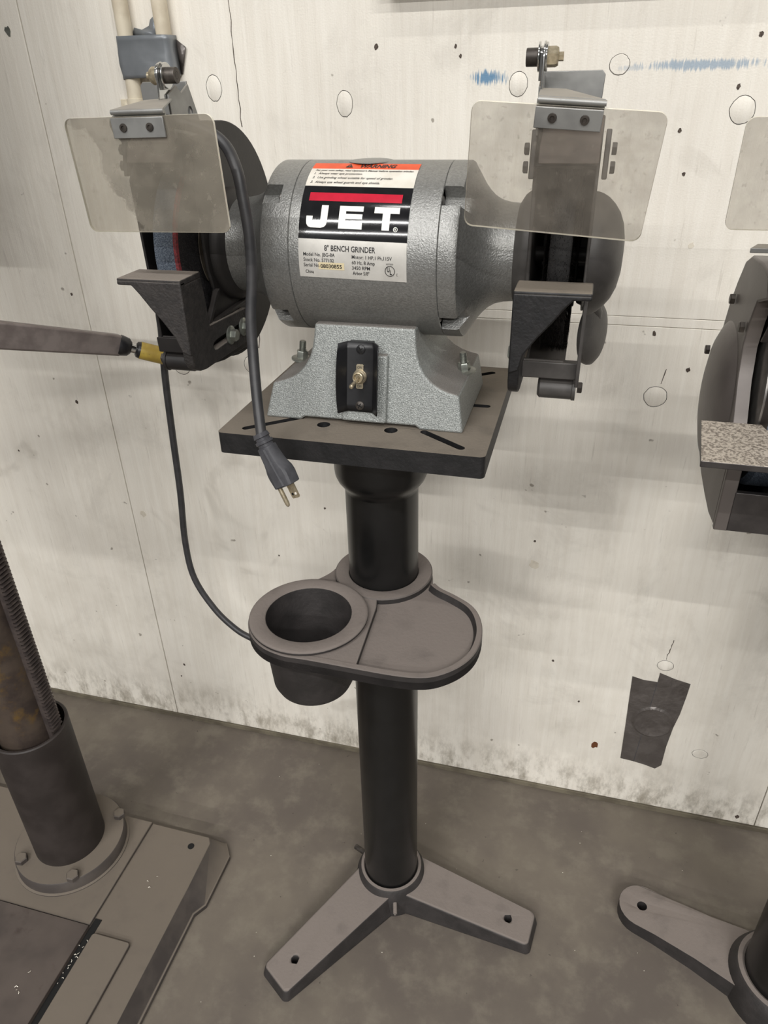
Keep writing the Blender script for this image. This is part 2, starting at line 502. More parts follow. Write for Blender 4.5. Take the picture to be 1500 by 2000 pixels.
# ================================================================== SETTING
def setting():
    b = MB(); b.box(-2.6, 2.6, -3.0, 0.36, -0.05, 0.0)
    b.build('floor', 'floor', kind='structure')
    b = MB(); b.box(-2.6, 2.6, 0.304, 0.36, 0.0, 2.7)
    wall = b.build('wall_back', 'gap', kind='structure')
    ROOT[wall.name] = Vector()
    g = 0.0009
    cut = -0.083          # vertical joint that the column stands in front of
    for poly in ([(-2.6, 0.013), (-0.6320, 0.013), (-0.6320, 2.7), (-2.6, 2.7)],
                 [(-0.6302, 0.013), (cut, 0.013), (cut, 1.0562), (2.6, 1.0562), (2.6, 2.7), (-0.6302, 2.7)],
                 [(cut + 0.0012, 0.013), (0.7020, 0.013), (0.7020, 1.0418), (cut + 0.0012, 1.0418)],
                 [(0.7036, 0.013), (2.6, 0.013), (2.6, 1.0418), (0.7036, 1.0418)],
                 [(cut + 0.0012, 1.0425), (2.6, 1.0425), (2.6, 1.0555), (cut + 0.0012, 1.0555)]):
        b = MB(); b.prism(poly, 'XZ', 0.300, 0.3045)
        b.build('plywood_panel', 'wall', wall, bevel=0.0007)
    # plugs let into the sheets
    plugs = [(-0.326, 1.361, 0.0125, 0.0175), (-0.125, 1.338, 0.0122, 0.0170), (0.119, 1.357, 0.0125, 0.0150), (0.403, 1.323, 0.0155, 0.0165),
             (0.246, 1.376, 0.0130, 0.0120), (0.360, 0.934, 0.0175, 0.0170), (0.463, 0.403, 0.0150, 0.0125), (0.564, 0.190, 0.0150, 0.0120),
             (-0.319, 0.939, 0.0130, 0.0150), (-0.456, 0.930, 0.018, 0.019)]
    for i, (x, z, rx, rz) in enumerate(plugs):
        b = MB()
        n = 28
        rr = [1 + random.uniform(-0.03, 0.03) for _ in range(n)]
        o_ = [(x + rx * rr[k] * math.cos(2 * PI * k / n), z + rz * rr[k] * math.sin(2 * PI * k / n)) for k in range(n)]
        i_ = [(x + (u - x) * 0.95, z + (w - z) * 0.95) for u, w in o_]
        i2 = [(x + (u - x) * 0.90, z + (w - z) * 0.90) for u, w in o_]
        vs = [(u, 0.2998, w) for u, w in o_] + [(u, 0.2998, w) for u, w in i_] + [(u, 0.2993, w) for u, w in i2]
        fs, m_ = [], []
        b.add(vs, [], 0)
        for k in range(n):
            j = (k + 1) % n
            b.f.append([k, j, n + j, n + k]); b.mi.append(1)
            b.f.append([n + k, n + j, 2 * n + j, 2 * n + k]); b.mi.append(0)
        b.f.append(list(range(2 * n, 3 * n))); b.mi.append(0)
        o = b.build('wood_plug', ['wall', 'gap'], wall)
    # nail heads, holes and small scars
    for x, z, r, mt in ((-0.658, 1.442, 0.0060, 'zinc'), (0.407, 1.403, 0.0050, 'nail'), (0.393, 1.349, 0.0048, 'nail'), (0.332, 1.300, 0.0048, 'nail'), (0.346, 1.249, 0.0044, 'nail'),
                        (-0.077, 1.405, 0.0060, 'nail'), (0.033, 1.402, 0.0040, 'nail'), (0.040, 1.391, 0.0035, 'nail'), (0.362, 0.162, 0.0085, 'rust_spot'), (-0.199, 0.661, 0.0040, 'nail'),
                        (-0.306, 0.536, 0.0030, 'nail'), (0.200, 0.644, 0.0040, 'nail'), (-0.654, 1.047, 0.0045, 'nail'), (-0.700, 0.837, 0.0060, 'nail'), (-0.874, 0.714, 0.0035, 'nail'),
                        (-0.583, 0.182, 0.0055, 'nail'), (-0.597, 0.143, 0.0035, 'nail'), (0.318, 0.276, 0.004, 'nail'), (0.258, 0.372, 0.0045, 'nail'), (0.667, 0.030, 0.008, 'nail'), (0.400, 0.980, 0.0055, 'nail'),
                        (-0.605, 0.596, 0.0080, 'plugwood'), (0.203, 0.594, 0.0095, 'plugwood'), (0.372, 1.158, 0.004, 'plugwood'), (0.343, 1.032, 0.0055, 'nail')):
        b = MB()
        n = 11
        r *= 0.62 if mt == 'nail' else 1.0
        pts = [(x + r * random.uniform(0.6, 1.1) * math.cos(2 * PI * k / n), z + r * random.uniform(0.7, 1.35) * math.sin(2 * PI * k / n)) for k in range(n)]
        b.prism(pts, 'XZ', 0.2996, 0.3005)
        b.build('nail_head' if mt == 'zinc' else 'paint_scar', mt, wall, flat=True)
    # crack in the face veneer
    def crack(pts, w):
        b = MB()
        vs, fs = [], []
        for i, (x, z) in enumerate(pts):
            ww = w * random.uniform(0.5, 1.3)
            vs += [(x - ww, 0.29975, z), (x + ww, 0.29975, z)]
            if i:
                fs.append((2 * i - 2, 2 * i - 1, 2 * i + 1, 2 * i))
        b.add(vs, fs)
        b.build('veneer_crack', 'nail', wall, flat=True)
    crack([(-0.288 + random.uniform(-0.0012, 0.0012), 1.31 + 0.012 * i) for i in range(30)], 0.0006)
    crack([(-0.30 + 0.0015 * i + random.uniform(-0.0012, 0.0012), 0.97 + 0.008 * i) for i in range(9)], 0.0008)
    crack([(0.462 + 0.0007 * i + random.uniform(-0.001, 0.001), 0.418 + 0.006 * i) for i in range(9)], 0.0007)
    crack([(0.365 + 0.001 * i, 0.955 + 0.006 * i) for i in range(5)], 0.0007)
    # strip along the floor
    b = MB()
    xs = [-2.6 + 0.13 * i for i in range(41)]
    top = [(x, 0.0125 + random.uniform(-0.002, 0.0015)) for x in xs]
    b.prism([(2.6, 0.0), (-2.6, 0.0)] + top, 'XZ', 0.2965, 0.304)
    b.build('trim_1', 'trim', kind='structure', bevel=0.0006)
    # unseen shelf, put above the frame to shade the top of the wall
    b = MB(); b.box(-0.06, 2.4, 0.268, 0.2995, 1.468, 1.490)
    b.build('unseen_shelf', 'conduit', kind='structure', bevel=0.002)
setting()

# ================================================================== PEDESTAL
def leg_mesh(b, tipc, ang, length, w0, w1, h0, h1, rin):
    """tapered tripod foot with a bolt hole, lying along ang from the hub"""
    ca, sa = math.cos(ang), math.sin(ang)
    hole = circ(length - 0.045, 0, 0.0062, 14)
    poly = [(rin, -w0), (length - 0.006, -w1), (length, -w1 + 0.006), (length, w1 - 0.006), (length - 0.006, w1), (rin, w0)]
    rng = b.prism(poly, 'XY', 0.0, 1.0, [list(reversed(hole))])
    for i in rng:
        x, y, z = b.v[i]
        t = (x - rin) / (length - rin)
        top = h0 + (h1 - h0) * min(max(t, 0), 1) ** 0.85
        if z < 0.5:
            k = 1.10 if abs(y) > 0.008 else 1.0
            xx = x + (0.006 if x > length - 0.02 else 0)
            b.v[i] = Vector((tipc[0] + xx * ca - y * k * sa, tipc[1] + xx * sa + y * k * ca, 0.0))
        else:
            b.v[i] = Vector((tipc[0] + x * ca - y * sa, tipc[1] + x * sa + y * ca, top))
    return rng

def pedestal():
    t = thing('grinder_pedestal', 'black pedestal stand with round cup tray and three-legged foot under the grey grinder', 'stand', (0, 0, 0))
    # table plate
    b = MB()
    holes = [slot(-0.126, -0.127, -0.074, -0.084, 0.0045), slot(0.078, -0.094, 0.1255, -0.1267, 0.0045), slot(0.100, -0.005, 0.1365, -0.0035, 0.0045),
             slot(-0.1365, -0.0035, -0.100, -0.005, 0.0045), slot(0.088, 0.088, 0.127, 0.116, 0.0045), slot(-0.127, 0.116, -0.088, 0.088, 0.0045),
             circ(-0.0406, -0.0985, 0.0078, 16), circ(0.0400, -0.0975, 0.0078, 16)]
    b.prism(rrect(-0.1545, 0.1545, -0.1450, 0.1390, 0.006), 'XY', 0.9945, 1.0200, [list(reversed(h)) for h in holes])
    tp = b.build('table_plate', 'black_cast', t, bevel=0.0012)
    b = MB(); b.lathe([(0, 0.893), (0.0505, 0.893), (0.0512, 0.897), (0.0545, 0.902), (0.0590, 0.908), (0.0620, 0.916), (0.0628, 0.925), (0.0628, 0.9945), (0, 0.9945)], seg=48)
    b.build('flange', 'black_gloss', t)
    b = MB(); b.lathe([(0, 0.012), (0.0498, 0.012), (0.0498, 0.9940), (0, 0.9940)], seg=64)
    b.build('column', 'black_gloss', t)
    # tray: floor, raised lip, collar, cup
    zt = 0.7534
    lip = spline([(x, y, 0) for x, y in circ(-0.0690, -0.1270, 0.0802, 9, math.radians(116), math.radians(264), True)] + [(-0.0610, -0.2072, 0), (-0.0400, -0.2068, 0), (0.0100, -0.2078, 0), (0.0620, -0.2085, 0), (0.0950, -0.2055, 0), (0.1190, -0.1960, 0), (0.1420, -0.1740, 0), (0.1560, -0.1450, 0), (0.1590, -0.1080, 0), (0.1510, -0.0750, 0), (0.1360, -0.0520, 0),
                  (0.1110, -0.0350, 0), (0.0880, -0.0230, 0), (0.0750, -0.0090, 0), (0.0715, 0.0060, 0)], 5)
    outer = [(p.x, p.y) for p in lip]
    outer += circ(0, 0, 0.0705, 20, math.radians(12), math.radians(172), True)
    outer += [(p.x, p.y) for p in spline([(-0.0720, 0.006, 0), (-0.0770, -0.012, 0), (-0.0880, -0.030, 0), (-0.1030, -0.048, 0)], 4)][1:]
    outer += circ(-0.0690, -0.1270, 0.0795, 12, math.radians(110), math.radians(115), True)[1:]
    pan = MB()
    hole = circ(0, 0, 0.0525, 40)
    cuph = circ(-0.0690, -0.1270, 0.0600, 36)
    pan.prism(outer, 'XY', zt - 0.020, zt - 0.0085, [list(reversed(hole)), list(reversed(cuph))])
    tray = pan.build('tray', 'cast_dust', t, bevel=0.0015)
    # lip running round the shallow pan
    lip = lip[:-7]
    n = len(lip)
    b = MB()
    vs, fs = [], []
    for i, p in enumerate(lip):
        q = (lip[min(i + 1, n - 1)] - lip[max(i - 1, 0)]).normalized()
        nrm = Vector((-q.y, q.x, 0))
        w = 0.0085
        a_, c_ = p, p + nrm * w
        vs += [(a_.x, a_.y, zt - 0.020), (a_.x, a_.y, zt - 0.001), (p.x + nrm.x * 0.0012, p.y + nrm.y * 0.0012, zt), (c_.x - nrm.x * 0.001, c_.y - nrm.y * 0.001, zt), (c_.x + nrm.x * 0.003, c_.y + nrm.y * 0.003, zt - 0.0090)]
        if i:
            o = 5 * i
            for k in range(4):
                fs.append((o - 5 + k, o - 4 + k, o + 1 + k, o + k))
            fs.append((o - 1, o - 5, o, o + 4))
    fs += [(0, 1, 2, 3, 4), tuple(range(5 * n - 1, 5 * n - 6, -1))]
    b.add(vs, fs)
    b.build('tray_lip', 'cast_dust', t)
    b = MB()
    b.lathe([(0.0506, zt - 0.030), (0.0506, zt - 0.001), (0.0525, zt), (0.0690, zt), (0.0705, zt - 0.0015), (0.0705, zt - 0.030), (0.0506, zt - 0.030)], seg=56)
    b.build('tray_collar', 'cast_dust', t)
    # rib that divides cup and pan
    b = MB()
    land = [(-0.0620, -0.2064), (0.0080, -0.2076), (0.0190, -0.2070), (0.0125, -0.0850), (0.0085, -0.0660), (-0.0100, -0.0640)] + circ(-0.0690, -0.1270, 0.0680, 12, math.radians(52), math.radians(-78), True)
    b.prism(land, 'XY', zt - 0.0120, zt - 0.0014)
    b.build('divider_land', 'cast_dust', t, bevel=0.0016)
    # cup with a thick rim
    b = MB()
    z1 = zt + 0.006
    b.lathe([(0, 0.640), (0.044, 0.640), (0.052, 0.643), (0.0560, 0.652), (0.0620, zt - 0.0200), (0.0780, zt - 0.0198), (0.0785, zt - 0.0190), (0.0785, zt - 0.0030), (0.0785, zt - 0.0016), (0.0758, zt - 0.0010), (0.0758, zt + 0.0006), (0.0784, zt + 0.0012), (0.0790, zt + 0.0024), (0.0788, z1 - 0.0018), (0.0775, z1 - 0.0005),
             (0.0745, z1), (0.0590, z1), (0.0570, z1 - 0.0015), (0.0560, z1 - 0.006), (0.0480, 0.652), (0, 0.650)], (-0.0690, -0.1270, 0), seg=64)
    b.build('water_cup', 'cast_dust', t)
    # foot
    b = MB()
    b.lathe([(0.0505, 0.004), (0.0505, 0.0640), (0.0525, 0.0662), (0.0575, 0.0655), (0.0600, 0.0620), (0.0620, 0.0560), (0.0660, 0.0460), (0.066, 0.0), (0.0505, 0.004)], seg=56)
    b.build('foot_hub', 'cast_dust', t)
    for ang, ln in ((-122.5, 0.279), (-8.0, 0.277), (105.7, 0.205)):
        b = MB()
        leg_mesh(b, (0, 0), math.radians(ang), ln, 0.044, 0.033, 0.0555, 0.0255, 0.030)
        b.build('leg', 'cast_dust', t, bevel=0.004, seg=3)
    b = MB(); b.cyl((0.022, -0.060, 0.040), (0.0275, -0.080, 0.036), 0.0052, 12); b.cyl((0.0275, -0.080, 0.036), (0.0278, -0.0815, 0.0357), 0.003, 8)
    b.build('set_screw', 'cast_dust', t)
    b = MB(); b.cyl((-0.055, 0.02, 0.045), (-0.082, 0.032, 0.043), 0.0052, 12)
    b.build('set_screw', 'bolt_dark', t)
pedestal()

# ================================================================== BENCH GRINDER
ZC, RM = 1.199, 0.0915
def grinder():
    t = thing('bench_grinder', 'grey two-wheel bench grinder with printed nameplate, bolted on the middle black pedestal', 'bench grinder', (0.0, 0.0, 1.02))
    SEG = 180
    fr = (Vector((0, -1, 0)), Vector((0, 0, 1)), Vector((1, 0, 0)))      # angle 0 faces the room, 90 is up
    O = (0, 0, ZC)
    b = MB()
    b.lathe([(RM - 0.0012, -0.0704), (RM, -0.0696), (RM, 0.0880), (RM - 0.0012, 0.0888)], O, seg=SEG, frame=fr)
    b.build('motor_housing', 'hammer', t)
    # plug on top of the housing
    b = MB(); b.lathe([(0, 0.0), (0.024, 0.0), (0.024, 0.0006), (0.022, 0.0011), (0, 0.0011)], (-0.002, -0.002, ZC + RM - 0.0011), (0, -0.02, 1), seg=28)
    b.build('top_cap', 'hammer', t)
    # end caps: cylinder with bolt pockets, flaring down into the wheel neck
    def cap(side):
        if side > 0:
            prof = [(0.0888, RM - 0.0012), (0.0894, RM), (0.0972, RM), (0.1060, RM), (0.1082, RM - 0.0012), (0.1092, 0.0880), (0.1112, 0.0852), (0.1140, 0.0810), (0.1175, 0.0755), (0.1215, 0.0695), (0.1265, 0.0635), (0.1325, 0.0580), (0.1400, 0.0537), (0.1500, 0.0512), (0.1620, 0.0503), (0.1740, 0.0500)]
            px = 0.0858
        else:
            prof = [(-0.0704, RM - 0.0012), (-0.0710, RM), (-0.0860, RM), (-0.1000, RM), (-0.1022, RM - 0.0012), (-0.1034, 0.0880), (-0.1060, 0.0845), (-0.1092, 0.0795), (-0.1130, 0.0738), (-0.1175, 0.0680), (-0.1230, 0.0625), (-0.1300, 0.0580), (-0.1385, 0.0548), (-0.1490, 0.0530), (-0.1600, 0.0525), (-0.1640, 0.0522)]
            px = -0.0835
        pock = ((45.5, 6.6), (-43.5, 6.6), (134.5, 6.6), (223.5, 6.6))
        xs = []
        pr = prof[:]
        for i in range(len(pr) - 1):
            xs.append(pr[i])
            (x0, r0), (x1, r1) = pr[i], pr[i + 1]
            e = 0.0004 * side
            if side * x0 < side * px <= side * x1:
                xs.append((px - e, r0 + (r1 - r0) * (px - x0) / (x1 - x0)))
                xs.append((px, r0 + (r1 - r0) * (px - x0) / (x1 - x0)))
        xs.append(pr[-1])
        if side > 0:
            xs.insert(1, (0.0889, RM - 0.0006))
        angs = sorted(set([round(2 * i, 3) for i in range(180)] + [round((c + s * w) % 360, 3) for c, w in pock for s in (-1, 1)] + [round((c + s * (w + 0.5)) % 360, 3) for c, w in pock for s in (-1, 1)]))
        b = MB()
        vs, fs = [], []
        n = len(angs)
        for x, r in xs:
            for a in angs:
                rr = r
                if side * x >= side * px - 1e-6:
                    for c, w in pock:
                        d = abs((a - c + 180) % 360 - 180)
                        if d <= w + 0.01:
                            rr = min(r, 0.0775)
                th = math.radians(a)
                vs.append((x, -rr * math.cos(th), ZC + rr * math.sin(th)))
        for i in range(len(xs) - 1):
            for k in range(n):
                j = (k + 1) % n
                fs.append((i * n + k, i * n + j, (i + 1) * n + j, (i + 1) * n + k))
        b.add(vs, fs)
        ec = b.build('end_cap', 'hammer', t, angle=30)
        for c, w in pock:
            th = math.radians(c)
            b = MB()
            p = Vector((px + 0.0002 * side, -0.0838 * math.cos(th), ZC + 0.0838 * math.sin(th)))
            b.lathe([(0, 0), (0.0046, 0), (0.0046, 0.002), (0.0036, 0.0032), (0, 0.0032)], p, (side, 0, 0), seg=12)
            b.build('cap_bolt', 'steel', ec)
    cap(1); cap(-1)

    # ---------------- nameplate
    def cy(x, deg, off):
        th = math.radians(deg - 12.0 * x)
        r = RM + off
        return (x, -r * math.cos(th), ZC + r * math.sin(th))
    def patch(x0, x1, a0, a1, off, nx=2, na=None):
        na = na or max(1, int(abs(a1 - a0) / 2.5) + 1)
        b = MB()
        vs = [cy(x0 + (x1 - x0) * i / nx, a0 + (a1 - a0) * j / na, off) for j in range(na + 1) for i in range(nx + 1)]
        fs = [(j * (nx + 1) + i, j * (nx + 1) + i + 1, (j + 1) * (nx + 1) + i + 1, (j + 1) * (nx + 1) + i) for j in range(na) for i in range(nx)]
        b.add(vs, fs)
        return b
    plate = patch(-0.0584, 0.0578, 77.0, -8.6, 0.0004, 4).build('nameplate', 'label_silver', t)
    def band(name, m_, x0, x1, a0, a1, off, lab=None):
        return patch(x0, x1, a0, a1, off, 4).build(name, m_, plate, label=lab)
    band('warning_band', 'orange', -0.0584, 0.0578, 77.0, 68.4, 0.00055, 'orange band printed WARNING')
    band('white_band', 'label_white', -0.0584, 0.0578, 68.4, 50.8, 0.00055)
    band('black_band', 'label_black', -0.0584, 0.0578, 50.8, 15.4, 0.00055, 'black band with large white letters JET')
    band('red_bar', 'label_red', -0.0505, 0.0485, 45.6, 39.6, 0.0007)
    band('serial_tag', 'serial', -0.0368, -0.0085, 1.3, -3.2, 0.0006)
    def put(name, m_, verts, faces, off):
        bm = bmesh.new()
        vv = [bm.verts.new((x, a, 0)) for x, a in verts]
        for f in faces:
            try:
                bm.faces.new([vv[i] for i in f])
            except ValueError:
                pass
        ys = [a for _, a in verts]
        lo, hi = min(ys), max(ys)
        k = math.ceil(lo / 2) * 2
        while k < hi:
            bmesh.ops.bisect_plane(bm, geom=bm.verts[:] + bm.edges[:] + bm.faces[:], plane_co=(0, k, 0), plane_no=(0, 1, 0), dist=1e-5)
            k += 2
        bm.verts.ensure_lookup_table()
        b = MB()
        idx = {v: i for i, v in enumerate(bm.verts)}
        b.add([cy(v.co.x, v.co.y, off) for v in bm.verts], [[idx[v] for v in f.verts] for f in bm.faces])
        bm.free()
        return b.build(name, m_, plate, flat=True)
    def text(body, x0, x1, amid, cap_deg, m_='ink', shear=0.0, bold=0.0, off=0.0008, name='lettering', ref=None):
        cu = bpy.data.curves.new('lettering_curve', 'FONT')
        cu.body = body
        cu.shear = shear
        cu.offset = bold
        cu.resolution_u = 3
        ob = bpy.data.objects.new('lettering_tmp', cu)
        COL.objects.link(ob)
        dg = bpy.context.evaluated_depsgraph_get()
        me = ob.evaluated_get(dg).to_mesh()
        vs = [(v.co.x, v.co.y) for v in me.vertices]
        fs = [tuple(p.vertices) for p in me.polygons]
        ob.evaluated_get(dg).to_mesh_clear()
        bpy.data.objects.remove(ob)
        bpy.data.curves.remove(cu)
        xa, xb = min(v[0] for v in vs), max(v[0] for v in vs)
        s = (x1 - x0) / (xb - xa)
        h = cap_deg / 0.70
        return put(name, m_, [(x0 + (x - xa) * s, amid - cap_deg / 2 + y * h) for x, y in vs], fs, off)
    # JET
    def poly(name, pts, m_='letter_white', off=0.0009):
        tris = tessellate_polygon([[Vector((x, a, 0)) for x, a in pts]])
        return put(name, m_, pts, [tuple(q) for q in tris], off)
    T0, B0 = 36.6, 22.2
    poly('letter', [(-0.0352, T0), (-0.0278, T0), (-0.0280, 26.2), (-0.0290, 24.0), (-0.0312, 22.7), (-0.0345, B0), (-0.0455, B0), (-0.0485, 22.8), (-0.0503, 24.4), (-0.0508, 26.6), (-0.0508, 29.4), (-0.0440, 29.4), (-0.0440, 27.0), (-0.0432, 26.2), (-0.0418, 25.9), (-0.0372, 25.9), (-0.0358, 26.4), (-0.0353, 27.6)])
    poly('letter', [(-0.0156, T0), (0.0098, T0), (0.0098, 33.2), (-0.0084, 33.2), (-0.0084, 31.5), (0.0092, 31.5), (0.0092, 28.3), (-0.0084, 28.3), (-0.0084, 26.4), (0.0096, 26.4), (0.0096, B0), (-0.0156, B0)])
    poly('letter', [(0.0215, T0), (0.0478, T0), (0.0478, 32.6), (0.0384, 32.6), (0.0384, B0), (0.0306, B0), (0.0306, 32.6), (0.0215, 32.6)])
    def ring(name, cx, ca, rx, w, m_, off=0.0009):
        n = 24
        k = rx / RM * 180 / PI
        vs = [(cx + rx * math.cos(2 * PI * i / n), ca + k * math.sin(2 * PI * i / n)) for i in range(n)] + [(cx + (rx - w) * math.cos(2 * PI * i / n), ca + k * (rx - w) / rx * math.sin(2 * PI * i / n)) for i in range(n)]
        return put(name, m_, vs, [(i, (i + 1) % n, n + (i + 1) % n, n + i) for i in range(n)], off)
    ring('registered_mark', 0.0450, 23.0, 0.0023, 0.0005, 'letter_white')
    text('R', 0.0441, 0.0460, 23.0, 1.5, 'letter_white')
    # warning
    poly('warning_triangle', [(-0.0220, 70.2), (-0.0140, 70.2), (-0.0180, 75.6)], 'ink')
    text('!', -0.0183, -0.0177, 72.0, 2.6, 'orange', off=0.0011, bold=0.03)
    text('WARNING', -0.0060, 0.0330, 72.6, 4.6, bold=0.035, shear=0.25)
    text("For your own safety, read Operator's Manual before operating grinder.", -0.0530, 0.0535, 66.2, 1.7, shear=0.3, bold=0.02)
    text('1.  Always wear eye protection.', -0.0530, 0.0000, 62.6, 2.0, shear=0.3, bold=0.008)
    text('2.  Use grinding wheel suitable for speed of grinder.', -0.0535, 0.0340, 58.4, 2.0, shear=0.3, bold=0.008)
    text('3.  Always use wheel guards and eye shields.', -0.0540, 0.0215, 54.2, 2.0, shear=0.3, bold=0.008)
    # data
    text('8" BENCH GRINDER', -0.0298, 0.0250, 10.2, 3.4, bold=0.012)
    for s_, x0, x1, a in (('Model No. JBG-8A', -0.0530, -0.0185, 6.0), ('Stock No. 577102', -0.0530, -0.0195, 2.6), ('Serial No.', -0.0530, -0.0350, -0.7), ('China', -0.0515, -0.0425, -4.9),
                          ('Motor: 1 HP,1 Ph,115V', 0.0000, 0.0425, 5.6), ('60 Hz, 8 Amp', 0.0000, 0.0245, 2.2), ('3450 RPM', 0.0000, 0.0192, -1.1), ('Arbor 5/8"', 0.0005, 0.0183, -4.4)):
        text(s_, x0, x1, a, 2.15, bold=0.004)
    text('08030855', -0.0345, -0.0112, -1.0, 2.3, bold=0.02)
    ring('ul_ring', 0.0404, -2.0, 0.0053, 0.0006, 'ink')
    text('U', 0.0374, 0.0400, -1.0, 3.0, bold=0.02)
    text('L', 0.0404, 0.0426, -2.8, 2.8, bold=0.02)
    text('C', 0.0470, 0.0486, -4.0, 1.5)
    text('LISTED', 0.0366, 0.0440, 2.3, 0.9)

    # ---------------- base casting
    def yf(z, off=0.0):
        return -0.0905 + (z - 1.02) * 0.185 - off
    prof = [(-0.0540, 1.1305), (0.0625, 1.1305), (0.0632, 1.1160), (0.0650, 1.1030), (0.0690, 1.0910), (0.0745, 1.0815), (0.0830, 1.0735), (0.0930, 1.0680), (0.1030, 1.0645), (0.1145, 1.0620), (0.1215, 1.0200), (0.0720, 1.0200), (0.0665, 1.0238),
            (-0.0665, 1.0238), (-0.0720, 1.0200), (-0.1165, 1.0200), (-0.1060, 1.0615), (-0.0930, 1.0650), (-0.0830, 1.0690), (-0.0740, 1.0745), (-0.0665, 1.0825), (-0.0605, 1.0925), (-0.0570, 1.1040), (-0.0550, 1.1170)]
    b = MB()
    rng = b.prism(prof, 'XZ', 0, 1)
    for i in rng:
        x, y, z = b.v[i]
        b.v[i] = Vector((x, yf(z) if y < 0.5 else 0.0720 - (z - 1.02) * 0.12, z))
    b.box(-0.020, 0.0335, -0.092, -0.07, 1.0260, 1.1020)
    for i in range(len(b.v) - 8, len(b.v)):
        v = b.v[i]
        b.v[i] = Vector((v.x, yf(v.z, 0.0065 if v.y < -0.08 else -0.01), v.z))
    base = b.build('base_casting', 'hammer_base', t, bevel=0.0028, seg=3)
    # saddle that carries the motor
    b = MB(); b.prism([(-0.050, 1.10), (0.059, 1.10), (0.059, 1.150), (-0.050, 1.150)], 'XZ', -0.045, 0.045)
    b.build('motor_saddle', 'hammer_base', t)
    # bolts through the feet
    for i, (x, y) in enumerate(((-0.0985, -0.004), (0.1075, -0.004))):
        z = 1.0655 if x < 0 else 1.0640
        p = (x, y, z)
        if i == 0:
            b = MB()
            b.lathe([(0, -0.002), (0.0135, -0.002), (0.0135, 0.0), (0.0120, 0.0008), (0, 0.0008)], seg=24)
            b.lathe([(0, 0.0008), (0.0074, 0.0008), (0.0074, 0.0085), (0.0065, 0.0100), (0, 0.0100)], seg=6)
            pr = [(0.0042, 0.010)]
            for k in range(8):
                pr += [(0.0044, 0.0104 + 0.00145 * k), (0.0037, 0.0111 + 0.00145 * k)]
            pr += [(0.0036, 0.0222), (0, 0.0222)]
            b.lathe(pr, seg=16)
            first = b.build('mounting_bolt', 'zinc', t, at=p, rot=(0, 0.12, 0.2))
        else:
            again(first, p, t, (0, -0.12, 0.5))
    # ---------------- switch
    xc = 0.0030
    b = MB()
    h = 0.0385
    zc = 1.0775
    def sw(u, z, off):
        return Vector((xc + u, yf(z, off), z))
    secs = [(-0.0232, 0.0185), (-0.0222, 0.0188), (-0.0150, 0.0098), (-0.0130, 0.0092), (0.0130, 0.0092), (0.0150, 0.0098), (0.0222, 0.0188), (0.0232, 0.0185)]
    vs, fs = [], []
    nz = 10
    for k in range(nz + 1):
        z = zc - h + 2 * h * k / nz
        bow = 1.0 - ((z - zc) / h) ** 2
        for u, off in secs:
            oo = off + (0.0045 * bow if abs(u) > 0.02 else 0.0)
            uu = u * (1.0 + 0.05 * bow) if abs(u) > 0.02 else u
            vs.append(sw(uu, z, oo))
    m_ = len(secs)
    for k in range(nz):
        for j in range(m_ - 1):
            fs.append((k * m_ + j, k * m_ + j + 1, (k + 1) * m_ + j + 1, (k + 1) * m_ + j))
    b.add(vs, fs)
    sp = b.build('switch_plate', 'plastic', t, angle=25)
    so = sp.modifiers.new('sheet', 'SOLIDIFY')
    so.thickness = 0.0018
    so.offset = -1.0
    b = MB()
    p0 = sw(-0.0138, zc - h, 0.0)
    rng = b.box(xc - 0.0135, xc + 0.0135, 0, 1, zc - h + 0.001, zc + h - 0.001)
    for i in rng:
        v = b.v[i]
        b.v[i] = Vector((v.x, yf(v.z, 0.0085 if v.y < 0.5 else 0.0), v.z))
    b.build('switch_box', 'plastic', t)
    nrm = Vector((0, -1, 0.185)).normalized()
    for z in (zc + 0.0305, zc - 0.0315):
        b = MB()
        p = sw(0.0005, z, 0.0092)
        b.lathe([(0, 0), (0.0052, 0), (0.0050, 0.0012), (0.0030, 0.0024), (0, 0.0027)], p, nrm, seg=20)
        b.build('screw', 'bolt_dark' if z < zc else 'plastic', sp)
        b = MB()
        q = p + nrm * 0.0025
        a = 0.5 if z > zc else 1.1
        for aa in (a, a + PI / 2):
            d = Vector((math.cos(aa), 0, math.sin(aa)))
            e = d.cross(nrm)
            b.add([q + d * 0.0032 + e * 0.0006, q - d * 0.0032 + e * 0.0006, q - d * 0.0032 - e * 0.0006, q + d * 0.0032 - e * 0.0006,
                   q + d * 0.0032 + e * 0.0006 + nrm * 0.0004, q - d * 0.0032 + e * 0.0006 + nrm * 0.0004, q - d * 0.0032 - e * 0.0006 + nrm * 0.0004, q + d * 0.0032 - e * 0.0006 + nrm * 0.0004],
                  [(0, 1, 2, 3), (4, 5, 6, 7), (0, 1, 5, 4), (1, 2, 6, 5), (2, 3, 7, 6), (3, 0, 4, 7)])
        b.build('screw_slot', 'hole', sp, flat=True)
    # on / off tag, ring nut, lever
    b = MB()
    tagp = circ(0, 0, 0.0080, 16, math.radians(60), math.radians(120), True) + [(-0.0040, 0.0125)] + [(-0.0040, 0.0125), (0.0040, 0.0125)]
    out = [(0.0040, 0.0068), (0.0042, 0.0125), (0.0030, 0.0136), (-0.0030, 0.0136), (-0.0042, 0.0125), (-0.0040, 0.0068)]
    left = circ(0, 0, 0.0080, 12, math.radians(122), math.radians(238), True)
    low = [(-0.0040, -0.0068), (-0.0042, -0.0122), (-0.0030, -0.0133), (0.0030, -0.0133), (0.0042, -0.0122), (0.0040, -0.0068)]
    right = circ(0, 0, 0.0080, 12, math.radians(-58), math.radians(58), True)
    ring_ = out + left + low + right
    rng = b.prism(ring_, 'XZ', 0, 1)
